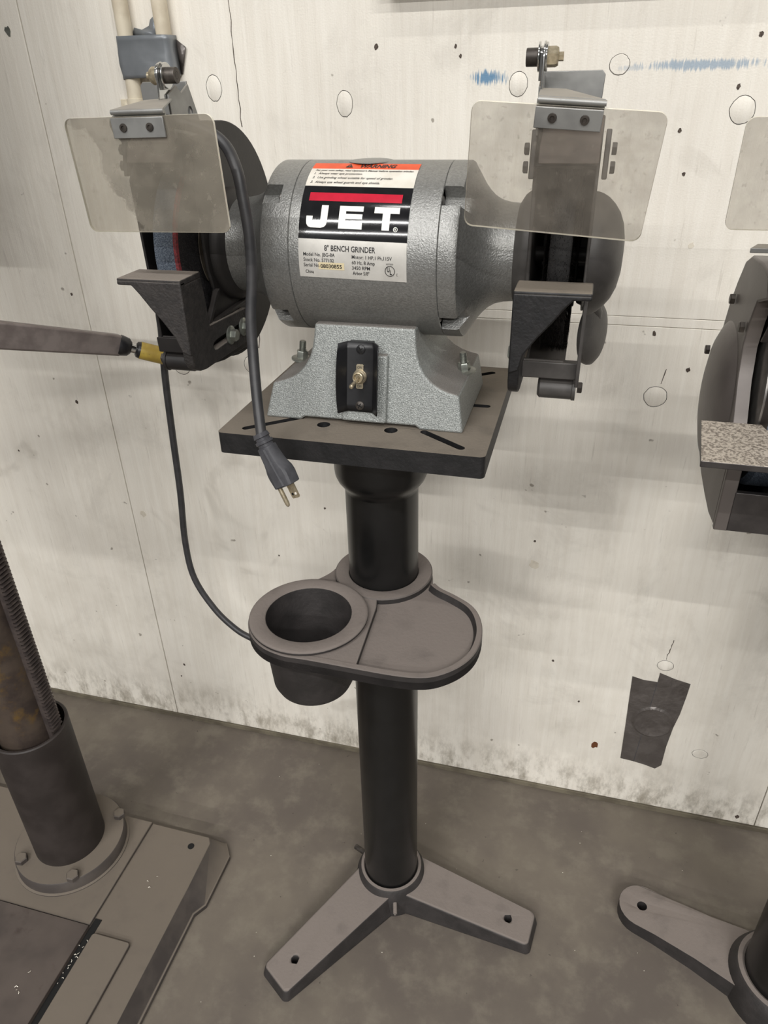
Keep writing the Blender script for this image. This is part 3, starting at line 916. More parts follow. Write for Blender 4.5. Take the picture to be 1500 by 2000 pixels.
    for i in rng:
        v = b.v[i]
        z = zc + 0.001 + v.z
        b.v[i] = Vector((xc + v.x, yf(z, 0.0108 if v.y > 0.5 else 0.0094), z))
    b.build('on_off_tag', 'brass', sp, bevel=0.0003)
    for body, dz in (('ON', 0.0105), ('OFF', -0.0102)):
        cu = bpy.data.curves.new('tag_curve', 'FONT')
        cu.body = body
        ob = bpy.data.objects.new('tag_tmp', cu)
        COL.objects.link(ob)
        dg = bpy.context.evaluated_depsgraph_get()
        me = ob.evaluated_get(dg).to_mesh()
        vv = [(v.co.x, v.co.y) for v in me.vertices]
        ff = [tuple(p.vertices) for p in me.polygons]
        ob.evaluated_get(dg).to_mesh_clear()
        bpy.data.objects.remove(ob)
        xa, xb = min(v[0] for v in vv), max(v[0] for v in vv)
        b = MB()
        s = 0.0052 / (xb - xa)
        b.add([sw((x - (xa + xb) / 2) * s, zc + 0.001 + dz + (y - 0.35) * 0.0042, 0.0111) for x, y in vv], ff)
        b.build('lettering', 'ink', sp, flat=True)
    b = MB()
    p = sw(0.0, zc + 0.001, 0.0106)
    b.lathe([(0.0078, 0), (0.0078, 0.0012), (0.0070, 0.0022), (0.0060, 0.0030), (0.0060, 0.0085), (0.0052, 0.0090), (0.0045, 0.0084), (0.0042, 0.004), (0, 0.004)], p, nrm, seg=28)
    b.build('switch_bushing', 'brass', sp)
    b = MB()
    a0 = p + nrm * 0.003
    a1 = p + nrm * 0.019 + Vector((-0.0042, 0, -0.0085))
    b.tube([a0, a0.lerp(a1, 0.6), a1], [0.0018, 0.0021, 0.0026], 12)
    b.lathe([(0, -0.0028), (0.0022, -0.0016), (0.0028, 0), (0.0022, 0.0017), (0, 0.0028)], a1, (a1 - a0), seg=14)
    b.build('toggle_lever', 'brass', sp)

    # ---------------- wheel guards, wheels, rests, shields on both ends
    R = 0.1310
    def P(phi, r):
        a = math.radians(phi)
        return (-r * math.cos(a), ZC + r * math.sin(a))
    def end(s):
        left = s < 0
        X = lambda v: s * v
        gm = 'guard_shaded' if left else 'guard'  # left guard takes the copy with shade in its colour
        # neck flange against the guard
        b = MB()
        b.lathe([(0.0500, 0.160), (0.0590, 0.1655), (0.0625, 0.1700), (0.0625, 0.1775), (0.030, 0.1775)], O, d=(s, 0, 0), seg=64)
        b.build('guard_flange', gm if left else 'guard', t)
        # inner plate with the slotted lower arm
        pin = [P(a, R) for a in range(58, 268, 5)] + [(0.0, 1.0730), (-0.060, 1.0760), (-0.112, 1.0850), (-0.122, 1.0960), (-0.116, 1.1080), (-0.090, 1.1270), (-0.062, 1.1600), (-0.070, 1.1850), (-0.072, 1.2100), (-0.072, 1.3000)]
        b = MB()
        b.prism(pin, 'YZ', X(0.1762), X(0.1802))
        inner = b.build('inner_guard', gm, t, bevel=0.0012)
        # ribs standing on the inner plate
        b = MB()
        b.prism([(-0.112, 1.1245), (0.010, 1.1300), (0.010, 1.1345), (-0.112, 1.1290)], 'YZ', X(0.1690), X(0.1764))
        b.prism([(-0.060, 1.1620), (-0.068, 1.1600), (-0.120, 1.1080), (-0.112, 1.1060)], 'YZ', X(0.1700), X(0.1764))
        b.build('guard_rib', gm, inner, bevel=0.001)
        # rim band open to the front (on the right guard its lower part is narrower)
        b = MB()
        for a0, a1, xw in (((46.0, 318.0, 0.2345),) if left else ((46.0, 214.0, 0.2345), (213.0, 318.0, 0.2225))):
            n = 48
            vs, fs = [], []
            for i in range(n + 1):
                a = a0 + (a1 - a0) * i / n
                for r, x in ((R, 0.1790), (R, xw), (R - 0.003, xw), (R - 0.003, 0.1790)):
                    y, z = P(a, r)
                    vs.append((X(x), y, z))
                if i:
                    o = 4 * i
                    for k in range(4):
                        fs.append((o - 4 + k, o - 4 + (k + 1) % 4, o + (k + 1) % 4, o + k))
            fs += [(0, 1, 2, 3), (4 * n, 4 * n + 1, 4 * n + 2, 4 * n + 3)]
            b.add(vs, fs)
        b.build('guard_rim', gm, t)
        # outer cover with its domed hub
        cv = [P(a, R) for a in range(38, 322, 5)]
        cv = [(max(y, -0.104), z) for y, z in cv]
        if not left:          # cut away low at the front, below the tool rest
            cv = [(max(y, -0.104), z) for y, z in [P(a, R) for a in range(38, 215, 5)]] + [(0.0300, 1.1320), (-0.0450, 1.1560), (-0.1040, 1.1880)]
        b = MB()
        b.prism(cv, 'YZ', X(0.2332), X(0.2362))
        cover = b.build('guard_cover', gm, t, bevel=0.0010)
        b = MB()
        b.lathe([(0.0625, 0.2360), (0.0622, 0.2390), (0.0605, 0.2440), (0.0570, 0.2500), (0.0510, 0.2565), (0.0430, 0.2625), (0.0320, 0.2672), (0.0180, 0.2698), (0, 0.2705)], O, d=(s, 0, 0), seg=48)
        b.build('cover_dome', gm, cover)
        # strip that stays on the lower front of the cover
        if not left:
            b = MB()
            b.prism([(-0.1030, 1.1900), (-0.1120, 1.1860), (-0.1140, 1.1080), (-0.1080, 1.0900), (-0.0980, 1.0940), (-0.1050, 1.1120)], 'YZ', X(0.2362), X(0.2400))
            b.build('cover_strip', 'guard', cover, bevel=0.0008)
        # lower front lip, spark tube
        b = MB()
        b.prism([(-0.0960, 1.0960), (-0.1030, 1.0960), (-0.1040, 1.1140), (-0.0700, 1.1060), (-0.040, 1.0830), (-0.045, 1.0780), (-0.080, 1.0940)], 'YZ', X(0.1802), X(0.2372))
        b.build('guard_sill', gm, t, bevel=0.0012)
        b = MB()
        b.lathe([(0, 0.1990), (0.0090, 0.1990), (0.0115, 0.2015), (0.0115, 0.2340), (0.0125, 0.2345), (0.0125, 0.2380), (0, 0.2380)], (0, -0.0870, 1.0815), d=(s, 0, 0), seg=14)
        b.build('spark_tube', gm, t)
        b = MB(); hexbolt(b, (X(0.2380), -0.0870, 1.0830), (s, 0, 0), 0.0062, 0.005, 0.0)
        b.build('spark_tube_bolt', 'bolt_dark', t)
        # exhaust spout behind
        b = MB()
        b.lathe([(0.0300, -0.0060), (0.0385, -0.0055), (0.0395, -0.0020), (0.0390, 0.0010), (0.0340, 0.0050), (0.0240, 0.0085), (0.0120, 0.0102), (0, 0.0106)], (X(0.2520), 0.0950, 1.0880), d=(s * 0.93, -0.36, 0.06), seg=40)
        b.tube([(X(0.2500), 0.0960, 1.0980), (X(0.2490), 0.0920, 1.1150), (X(0.2440), 0.0840, 1.1300), (X(0.2350), 0.0780, 1.1380)], [0.0100, 0.0105, 0.0110, 0.0120], 16)
        b.build('exhaust_spout', gm, t)
        # spark arrester plate at the top of the opening, with its side bolts
        b = MB()
        b.prism([(-0.1035, 1.2960), (-0.1005, 1.2960), (-0.0640, 1.3300), (-0.0680, 1.3330), (-0.0960, 1.3120)], 'YZ', X(0.1822), X(0.2352))
        ar = b.build('spark_arrester', 'arrester', t, bevel=0.0008)
        for x0, x1 in ((0.1740, 0.1790), (0.2385, 0.2432)):
            b = MB()
            b.prism([(-0.100, 1.2830), (-0.080, 1.2830), (-0.074, 1.3200), (-0.092, 1.3230)], 'YZ', X(x0), X(x1))
            b.build('arrester_ear', gm, ar, bevel=0.001)
        for z, y in ((1.3070, -0.088), (1.2920, -0.091)):
            b = MB(); hexbolt(b, (X(0.1738), y, z), (-s, 0, 0), 0.0054, 0.0042)
            b.build('ear_bolt', 'guard', ar)
            b = MB(); hexbolt(b, (X(0.2434), y, z), (s, 0, 0), 0.0054, 0.0042)
            b.build('ear_bolt', 'guard', ar)
        # ---- wheel
        if left:
            b = MB()
            rw = 0.1016
            b.lathe([(0.054, 0.2227), (rw - 0.0015, 0.2227), (rw, 0.2215), (rw, 0.1985)], O, d=(s, 0, 0), seg=96, mi=0)
            b.lathe([(rw, 0.1985), (rw + 0.0001, 0.1975), (rw - 0.0004, 0.1952), (rw - 0.0035, 0.1940)], O, d=(s, 0, 0), seg=96, mi=1)
            b.lathe([(rw - 0.0035, 0.1940), (0.020, 0.1938)], O, d=(s, 0, 0), seg=96, mi=2)
            b.lathe([(0.010, 0.2228), (0.054, 0.2227)], O, d=(s, 0, 0), seg=96, mi=2)
            w = b.build('grinding_wheel', ['grit', 'red_mark', 'grit_shaded'], t)
            b = MB(); b.lathe([(0.012, 0.1930), (0.0540, 0.1930), (0.0540, 0.1938)], O, d=(s, 0, 0), seg=64)
            b.build('paper_label', 'paper', w)
            b = MB(); b.lathe([(0.0, 0.1750), (0.034, 0.1880), (0.037, 0.1905), (0.037, 0.1930), (0.010, 0.1930)], O, d=(s, 0, 0), seg=48)
            b.build('wheel_flange', 'bolt_dark', w)
        else:
            b = MB()
            b.lathe([(0.012, 0.1990), (0.060, 0.1985), (0.0945, 0.1985), (0.0955, 0.2000), (0.0955, 0.2180), (0.0945, 0.2195), (0.060, 0.2195), (0.012, 0.2190)], O, d=(s, 0, 0), seg=96)
            w = b.build('wire_wheel', 'wire_core', t)
            b = MB()
            rnd = random.Random(3)
            for _ in range(9000):
                a = rnd.uniform(0, 2 * PI)
                x = rnd.uniform(0.1940, 0.2240)
                r1 = 0.1016 + rnd.uniform(-0.004, 0.0015)
                a2 = a + rnd.uniform(-0.035, 0.035)
                r0 = r1 - 0.014
                x0 = 0.209 + (x - 0.209) * 0.82
                wd = 0.00032
                y0, z0 = P(math.degrees(a), r0)
                y1, z1 = P(math.degrees(a2), r1)
                ty, tz = math.sin(a), math.cos(a)
                b.add([(x0 - wd, y0, z0), (x0 + wd, y0 + ty * wd, z0 + tz * wd), (x + rnd.uniform(-0.001, 0.001), y1, z1)], [(0, 1, 2)])
            b.build('bristles', 'wire', w, kind='stuff', flat=True)
            b = MB()
            for x in (0.1925, 0.2245):
                b.lathe([(0.020, x - 0.001), (0.052, x - 0.001), (0.0535, x), (0.052, x + 0.001), (0.020, x + 0.001)], O, d=(s, 0, 0), seg=64)
            b.build('wheel_flange', 'guard_shaded', w)
        b = MB(); b.cyl((X(0.150), 0, ZC), (X(0.238), 0, ZC), 0.008, 16)
        b.build('arbor', 'guard_shaded', t)
        # ---- tool rest: top plate, web, slotted blade
        zr = 1.1920 if left else 1.1944
        y0, y1 = (-0.1560, -0.1110) if left else (-0.1485, -0.1050)
        x0, x1 = (0.1648, 0.2385) if left else (0.1722, 0.2432)
        b = MB()
        b.box(*sorted((X(x0), X(x1))), y0, y1, zr - 0.0068, zr)
        top = zr - 0.0060
        web = [(x0, zr - 0.0024), (x1, zr - 0.0024), (x1, zr - 0.0070), (x1 - 0.0165, zr - 0.0072), (x1 - 0.0245, zr - 0.0165), (x1 - 0.0345, zr - 0.0300), (x1 - 0.0455, zr - 0.0430), (x1 - 0.0575, zr - 0.0600), (x0 + 0.0100, zr - 0.0760), (x0, zr - 0.0800)]
        b.prism([(X(u), z) for u, z in web], 'XZ', y0 - 0.0005, y0 + 0.0100)
        bl = [(y0 + 0.0012, top), (y1, top), (y1 + 0.004, zr - 0.030), (y1 + 0.006, 1.1310), (-0.010, 1.1270), (0.006, 1.1200), (0.010, 1.1060), (0.004, 1.0930), (-0.012, 1.0860), (y1 - 0.015, 1.0880), (y0 + 0.018, 1.0900), (y0 + 0.007, 1.0960), (y0 + 0.0012, 1.1060)]
        hole = slot(-0.098, 1.1070, -0.010, 1.1080, 0.0048)
        bx = (0.1655, 0.1760)
        if not left:
            bx = (0.1722, 0.1828)
        else:
            bx = (0.1650, 0.1758)
        b.prism(bl, 'YZ', X(bx[0]), X(bx[1]), [list(reversed(hole))])
        rest = b.build('tool_rest', 'rest' if left else 'black_cast', t, bevel=0.0016)
        for y in (-0.060, -0.025):
            b = MB(); hexbolt(b, (X(bx[0]), y, 1.1075), (-s, 0, 0), 0.0072, 0.0065, 0.0110, 0.0026, 0.3)
            b.build('rest_bolt', 'zinc', rest)
        # ---- shield bracket
        zp = 1.3775 if not left else 1.3720
        b = MB()
        b.prism([(-0.0980, 1.3180), (-0.1000, 1.3560), (-0.0820, 1.3640), (-0.0740, 1.3575), (-0.0580, 1.3650), (-0.0400, 1.3280), (-0.0400, 1.3180)], 'YZ', X(0.1775), X(0.1797),
                [list(reversed(circ(-0.0600, 1.3400, 0.0052, 14)))])
        b.prism([(X(0.1790), 1.3190), (X(0.2300), 1.3190), (X(0.2320), 1.3640), (X(0.2290), 1.3675), (X(0.1790), 1.3675)], 'XZ', -0.0585, -0.0560)
        br = b.build('shield_bracket', 'bracket', t, bevel=0.0006)
        b = MB()
        pin_ = [(-0.1130, 1.3490), (-0.0900, 1.3510), (-0.0885, zp)] + [(-0.1000 + 0.0115 * math.cos(a), zp + 0.0115 * math.sin(a)) for a in [PI * k / 10 for k in range(1, 10)]] + [(-0.1115, zp)]
        b.prism(pin_, 'YZ', X(0.1800), X(0.1818))
        b.prism([(-0.1060, 1.3600), (-0.0940, 1.3600), (-0.0930, zp)] + [(-0.1000 + 0.0080 * math.cos(a), zp + 0.0080 * math.sin(a)) for a in [PI * k / 8 for k in range(1, 8)]] + [(-0.1070, zp)], 'YZ', X(0.1772), X(0.1800))
        for xa, xb, r in ((0.1755, 0.1772, 0.0112), (0.1818, 0.1835, 0.0108)):
            b.cyl((X(xa), -0.1, zp), (X(xb), -0.1, zp), r, 28)
        b.build('pivot_arm', 'chrome', t, bevel=0.0005)
        b = MB()
        b.lathe([(0, 0.1655), (0.0030, 0.1655), (0.0032, 0.1672), (0.0032, 0.1655), (0.0068, 0.1655), (0.0070, 0.1662), (0.0070, 0.1757), (0, 0.1757)], (0, -0.1, zp), d=(s, 0, 0), seg=24)
        b.build('pivot_bolt', 'bolt_dark', t)
        b = MB()
        b.lathe([(0, 0.1835), (0.0080, 0.1835), (0.0080, 0.1900), (0.0068, 0.1922), (0.0036, 0.1925), (0.0036, 0.1965), (0, 0.1965)], (0, -0.1, zp), d=(s, 0, 0), seg=6 if not left else 12)
        b.build('pivot_nut', 'brass', t)
        # ---- shield in its own frame: u right, v up, n towards the room
        if left:
            cen, roll, tilt, u0, u1, vb = Vector((-0.1674, -0.1820, 1.3405)), math.radians(0.9), math.radians(3.0), -0.0246, 0.0280, -0.0172
        else:
            cen, roll, tilt, u0, u1, vb = Vector((0.2074, -0.1803, 1.3427)), math.radians(-4.0), math.radians(12.0), -0.0245, 0.0272, -0.0160
        mtx = Matrix.Translation(cen) @ Matrix.Rotation(-roll, 4, 'Y') @ Matrix.Rotation(tilt, 4, 'X')
        b = MB()
        pl = rrect(-0.0748, 0.0748, -0.0985, 0.0, 0.0075)
        rng = b.prism(pl, 'XZ', 0.0, 0.0032)
        for i in range(2, len(b.f)):
            b.mi[i] = 1
        b.xf(rng, mtx)
        sh = b.build('eye_shield', ['shield_dirty' if left else 'shield_clear', 'edge'], t, flat=True)
        b = MB()
        r1 = b.box(u0, u1, -0.0024, -0.0002, vb, -0.0006)
        b.xf(r1, mtx)
        clamp = b.build('clamp_strip', 'bracket', t, bevel=0.0006)
        b = MB()
        # rolled lip and shelf running back to the pivot arm
        r2 = b.tube([(u0 + 0.001, 0.0005, 0.0036), (u1 + 0.001, 0.0005, 0.0036)], 0.0022, 14)
        r3 = b.box(u0, u1, 0.0036, 0.0052, vb, 0.0030)
        b.xf(list(r2) + list(r3), mtx)
        lu, lv = (u1, u0) if left else (u0, u1)
        A = mtx @ Vector((lu + (0.0005 if not left else -0.0005), 0.003, 0.0042))
        B = mtx @ Vector((lv, 0.003, 0.0042))
        if left:
            C1, C2 = Vector((-0.1790, -0.0900, 1.3520)), Vector((-0.2000, -0.1080, 1.3505))
        else:
            C1, C2 = Vector((0.1790, -0.0900, 1.3535)), Vector((0.2010, -0.1050, 1.3525))
        up = Vector((0, 0, 0.0015))
        b.add([A, B, C2, C1, A + up, B + up, C2 + up, C1 + up], [(0, 1, 2, 3), (4, 5, 6, 7), (0, 1, 5, 4), (1, 2, 6, 5), (2, 3, 7, 6), (3, 0, 4, 7)])
        b.build('clamp_shelf', 'bracket', t)
        for u in ((-0.0125, 0.0140) if left else (-0.0108, 0.0140)):
            b = MB()
            pos = mtx @ Vector((u, -0.0024, vb * 0.50))
            dn = (mtx.to_3x3() @ Vector((0, -1, 0)))
            b.lathe([(0, 0.0004), (0.0016, 0.0004), (0.0018, 0.0014), (0.0034, 0.0013), (0.0036, 0.0006), (0.0036, 0)], pos, dn, seg=16)
            b.build('clamp_screw', 'bolt_dark', clamp)
    end(-1)
    end(1)

    # ---------------- power cord and plug
    front = [(-0.0785, -0.1870, 1.0412), (-0.0869, -0.1700, 1.0753), (-0.0929, -0.1550, 1.1148), (-0.0953, -0.1450, 1.1551), (-0.0928, -0.1370, 1.1948), (-0.0926, -0.1330, 1.2336), (-0.0964, -0.1300, 1.2662),
             (-0.1022, -0.1250, 1.2929), (-0.1182, -0.1130, 1.3141), (-0.1390, -0.1150, 1.3270), (-0.1650, -0.1250, 1.3340), (-0.2000, -0.1260, 1.3370), (-0.2350, -0.1100, 1.3330), (-0.2580, -0.0600, 1.3150), (-0.2680, 0.0000, 1.2850), (-0.2850, 0.0700, 1.2500), (-0.3250, 0.1250, 1.2000), (-0.3676, 0.1450, 1.1384), (-0.3852, 0.1470, 1.0768), (-0.3890, 0.1480, 1.0367), (-0.3984, 0.1500, 0.9604), (-0.4041, 0.1500, 0.8611), (-0.4094, 0.1500, 0.7528), (-0.4184, 0.1500, 0.6448),
             (-0.4099, 0.1450, 0.5692), (-0.3748, 0.1400, 0.5069), (-0.3349, 0.1350, 0.4712), (-0.3005, 0.1300, 0.4582), (-0.2275, 0.1200, 0.4399), (-0.1429, 0.1100, 0.4415), (-0.0506, 0.1000, 0.4940), (-0.0208, 0.0950, 0.5984),
             (-0.0196, 0.0950, 0.7503), (-0.0180, 0.1100, 0.8800), (-0.0150, 0.1560, 0.9700), (-0.0120, 0.1560, 1.0200), (-0.0080, 0.1250, 1.0420), (-0.0040, 0.0650, 1.0440)]
    b = MB(); b.tube(spline(front, 6), 0.0057, 14)
    b.build('power_cord', 'rubber', t)
    # plug in its own frame along its axis
    p0, p1 = Vector((-0.0785, -0.1870, 1.0412)), Vector((-0.0515, -0.1975, 0.9905))
    ax = (p1 - p0).normalized()
    side = Vector((0.90, -0.30, 0.40))
    side = (side - ax * side.dot(ax)).normalized()
    nor = ax.cross(side)
    if nor.y > 0:
        nor = -nor
    Ln = (p1 - p0).length
    b = MB()
    def sect(tt, w, h, sh=0.0, r=0.3):
        c = p0 + ax * (Ln * tt) + side * sh
        k = []
        for i in range(16):
            a = 2 * PI * i / 16
            ca, sa = math.cos(a), math.sin(a)
            e = 0.55
            k.append(c + side * (w * math.copysign(abs(ca) ** e, ca)) + nor * (h * math.copysign(abs(sa) ** e, sa)))
        return k
    rings = [(-0.06, .0068, .0068, 0), (0.02, .0078, .0078, 0), (0.03, .0066, .0066, 0), (0.08, .0066, .0066, 0), (0.09, .0084, .0082, 0), (0.14, .0084, .0082, 0), (0.15, .0070, .0070, 0), (0.20, .0072, .0070, 0), (0.21, .0094, .0086, 0), (0.30, .0096, .0088, 0),
             (0.50, .0108, .0096, 0.0010), (0.60, .0125, .0100, 0.0016), (0.68, .0146, .0104, 0.0022), (0.78, .0152, .0106, 0.0026), (0.99, .0138, .0104, 0.0030), (1.0, .0128, .0096, 0.0030)]
    vs, fs = [], []
    for k, q in enumerate(rings):
        vs += sect(*q)
        if k:
            o = 16 * k
            fs += [(o - 16 + i, o - 16 + (i + 1) % 16, o + (i + 1) % 16, o + i) for i in range(16)]
    fs += [tuple(range(16)), tuple(range(16 * len(rings) - 16, 16 * len(rings)))]
    b.add(vs, fs)
    # ridge along the flat face
    c0, c1 = p0 + ax * (Ln * 0.24) + nor * 0.0082, p0 + ax * (Ln * 0.97) + nor * 0.0100 + side * 0.003
    b.add([c0 - side * 0.0045, c0 + side * 0.0045, c1 + side * 0.0065, c1 - side * 0.0065, c0 - side * 0.0035 + nor * 0.0022, c0 + side * 0.0035 + nor * 0.0022, c1 + side * 0.0055 + nor * 0.0022, c1 - side * 0.0055 + nor * 0.0022],
          [(0, 1, 2, 3), (4, 5, 6, 7), (0, 1, 5, 4), (1, 2, 6, 5), (2, 3, 7, 6), (3, 0, 4, 7)])
    plug = b.build('plug', 'plug', t, angle=30)
    end_ = p0 + ax * Ln
    b = MB()
    c = end_ - side * 0.0070 + nor * 0.0035
    b.tube([c - ax * 0.002, c + ax * 0.0185, c + ax * 0.0215, c + ax * 0.0225], [0.0026, 0.0026, 0.0020, 0.0006], 14)
    b.build('prong', 'brass', plug, label='round earth prong')
    for sh in (0.0035, 0.0105):
        b = MB()
        c = end_ + side * sh - nor * (0.0010 if sh < 0.005 else -0.001)
        w_, t_ = side * 0.0032, nor * 0.0008
        tilt_ = nor * 0.0006
        L_ = ax * 0.0165
        cc = ax * 0.0015
        pts = [c - w_ - cc, c + w_ - cc, c + w_ + L_ * 0.9, c + w_ * 0.6 + L_, c - w_ * 0.6 + L_, c - w_ + L_ * 0.9]
        vs = [q - t_ for q in pts] + [q + t_ for q in pts]
        fs = [tuple(range(6)), tuple(range(6, 12))] + [(i, (i + 1) % 6, 6 + (i + 1) % 6, 6 + i) for i in range(6)]
        b.add(vs, fs)
        b.build('prong', 'brass', plug, label='flat blade prong')
        b = MB(); q = c + ax * 0.0115
        b.cyl(q - nor * 0.00095, q + nor * 0.00095, 0.0016, 12)
        b.build('prong_hole', 'hole' if sh < 0.005 else 'label_white', plug)
grinder()

# ================================================================== DRILL PRESS at the left edge
def drill_press():
    t = thing('drill_press', 'dark floor machine at the left edge with toothed rack, bolted round flange and slotted base', 'drill press', (-0.63, -0.112, 0))
    cx, cy_ = -0.630, -0.112
    # base slab with chamfered edges; bevelled skirt on the right
    b = MB()
    top = [(-1.00, -0.020), (-0.376, -0.026), (-0.368, -0.038), (-0.366, -0.135), (-0.366, -0.160), (-0.366, -1.05), (-1.00, -1.05)]
    bot = [(-1.02, 0.000), (-0.352, -0.004), (-0.333, -0.030), (-0.333, -0.136), (-0.347, -0.158), (-0.347, -1.07), (-1.02, -1.07)]
    mid = [(-1.00, -0.002), (-0.354, -0.006), (-0.336, -0.031), (-0.336, -0.135), (-0.350, -0.157), (-0.350, -1.07), (-1.00, -1.07)]
    vs = [(x, y, 0.0) for x, y in bot] + [(x, y, 0.009) for x, y in bot] + [(x, y, 0.010) for x, y in mid] + [(x, y, 0.050) for x, y in top]
    fs = [tuple(range(7)), tuple(range(21, 28))]
    for k in range(3):
        fs += [(7 * k + i, 7 * k + (i + 1) % 7, 7 * k + 7 + (i + 1) % 7, 7 * k + 7 + i) for i in range(7)]
    b.add(vs, fs)
    base = b.build('base', 'base_iron', t, bevel=0.003)
    b = MB(); b.lathe([(0, 0.0508), (0.0065, 0.0508), (0.0065, 0.0500), (0, 0.0500)], (-0.4017, -0.053, 0), seg=18)
    b.build('bolt_hole', 'hole', base)
    # raised right-hand pad and machined table left of the slot
    b = MB(); b.prism(rrect(-0.4880, -0.4120, -1.04, -0.2560, 0.006), 'XY', 0.049, 0.0570)
    b.build('right_pad', 'base_iron', base, bevel=0.0015)
    b = MB(); b.prism([(-0.99, -0.2480), (-0.5020, -0.2480), (-0.5020, -1.04), (-0.99, -1.04)], 'XY', 0.049, 0.0600)
    b.build('machined_table', 'machined', base, bevel=0.001)
    b = MB(); b.prism([(-0.99, -0.0250), (-0.5030, -0.0250), (-0.5030, -0.2460), (-0.99, -0.2460)], 'XY', 0.049, 0.0565)
    b.build('column_pad', 'base_iron', base, bevel=0.002)
    b = MB(); b.box(-0.5020, -0.4885, -1.04, -0.2300, 0.0495, 0.0512)
    b.build('slot_floor', 'hole', base)
    # flange and bolts
    b = MB()
    b.lathe([(0, 0.056), (0.1080, 0.056), (0.1080, 0.0585), (0.1040, 0.0600), (0.1030, 0.0830), (0.1015, 0.0850), (0.0640, 0.0850), (0, 0.0850)], (cx, cy_, 0), seg=64)
    b.build('flange', 'base_iron', t)
    for k, (x, y) in enumerate(((-0.6880, -0.1810), (-0.5700, -0.1870), (-0.5600, -0.0460), (-0.7000, -0.0500))):
        b = MB(); hexbolt(b, (x, y, 0.0850), (0, 0, 1), 0.0120, 0.0105, 0.0, 0.0, 0.4 + k)
        b.build('flange_bolt', 'base_iron', t)
    # sleeve, column, rack
    b = MB()
    b.lathe([(0.060, 0.3950), (0.0635, 0.3950), (0.0655, 0.3930), (0.0655, 0.084), (0.060, 0.084)], (cx, cy_, 0), seg=64)
    b.build('sleeve', 'sleeve', t)
    b = MB(); b.lathe([(0, 0.10), (0.0520, 0.10), (0.0520, 1.75), (0, 1.75)], (cx, cy_, 0), seg=64)
    b.build('column', 'rusty', t)
    ang = math.radians(0)
    rm = Matrix.Translation((cx, cy_, 0)) @ Matrix.Rotation(ang, 4, 'Z')
    b = MB()
    rng = b.box(0.0490, 0.0590, -0.0120, 0.0120, 0.360, 1.40)
    b.xf(rng, rm)
    rack = b.build('rack', 'rack', t, bevel=0.0008)
    b = MB()
    rng = b.prism([(0.0585, 0.0), (0.0645, 0.0016), (0.0645, 0.0034), (0.0585, 0.0050)], 'XZ', -0.0120, 0.0120)
    b.xf(rng, rm)
    zz = 0.405
    first = b.build('rack_tooth', 'rack', rack, flat=True)
    base_loc = first.location.copy()
    first.location.z = base_loc.z + zz
    for i in range(1, 62):
        c = first.copy()
        COL.objects.link(c)
        c.parent = rack
        c.location = base_loc + Vector((0, 0, zz + 0.0075 * i))
    # unseen belt head on top of the column, added to shade the left wall
    b = MB(); b.prism(rrect(-0.96, -0.555, -0.55, 0.02, 0.05), 'XY', 1.40, 1.74)
    b.build('unseen_belt_head', 'base_iron', t, bevel=0.006)
    # table lift crank: bracket on the column, arm and grip
    b = MB(); b.lathe([(0.0525, 0.98), (0.075, 0.98), (0.075, 1.13), (0.0525, 1.13), (0.0525, 0.98)], (cx, cy_, 0), seg=40)
    b.box(-0.67, -0.575, -0.20, -0.12, 1.07, 1.16)
    b.cyl((-0.60, -0.155, 1.125), (-0.545, -0.145, 1.12), 0.012, 20)
    b.build('table_bracket', 'base_iron', t, bevel=0.004)
    b = MB()
    A, B = Vector((-0.5550, -0.1515, 1.1229)), Vector((-0.4122, 0.0700, 1.0398))
    d = (B - A).normalized()
    up = Vector((0, 0, 1)); up = (up - d * up.dot(d)).normalized()
    wd = d.cross(up)
    vs = []
    for q, hh, tt in ((A, 0.0202, 0.0085), (B, 0.0150, 0.0085)):
        vs += [q - up * hh - wd * tt, q + up * hh - wd * tt, q + up * hh + wd * tt, q - up * hh + wd * tt]
    b.add(vs, [(0, 1, 2, 3), (4, 5, 6, 7), (0, 1, 5, 4), (1, 2, 6, 5), (2, 3, 7, 6), (3, 0, 4, 7)])
    arm = b.build('crank_arm', 'bar', t, bevel=0.003)
    b = MB()
    d = (Vector((-0.3355, 0.1250, 1.0002)) - B).normalized()
    b.tube([B - d * 0.001, B + d * 0.002, B + d * 0.012, B + d * 0.016], [0.0150, 0.0152, 0.0130, 0.0085], 20)
    b.build('arm_end', 'plastic', arm)
    b = MB(); b.tube([B + d * 0.012, B + d * 0.026], 0.0070, 16)
    b.build('crank_neck', 'chrome', arm)
    b = MB(); b.tube([B + d * 0.0225, B + d * 0.0245, B + d * 0.0290], [0.0085, 0.0115, 0.0125], 20)
    b.build('grip_collar', 'plastic', arm)
    b = MB(); b.tube([B + d * 0.0285, B + d * 0.0300, B + d * 0.0550, B + d * 0.112], [0.0125, 0.0128, 0.0128, 0.0112], 24)
    b.build('crank_grip', 'yellow', t, label='worn yellow painted handle grip')
drill_press()

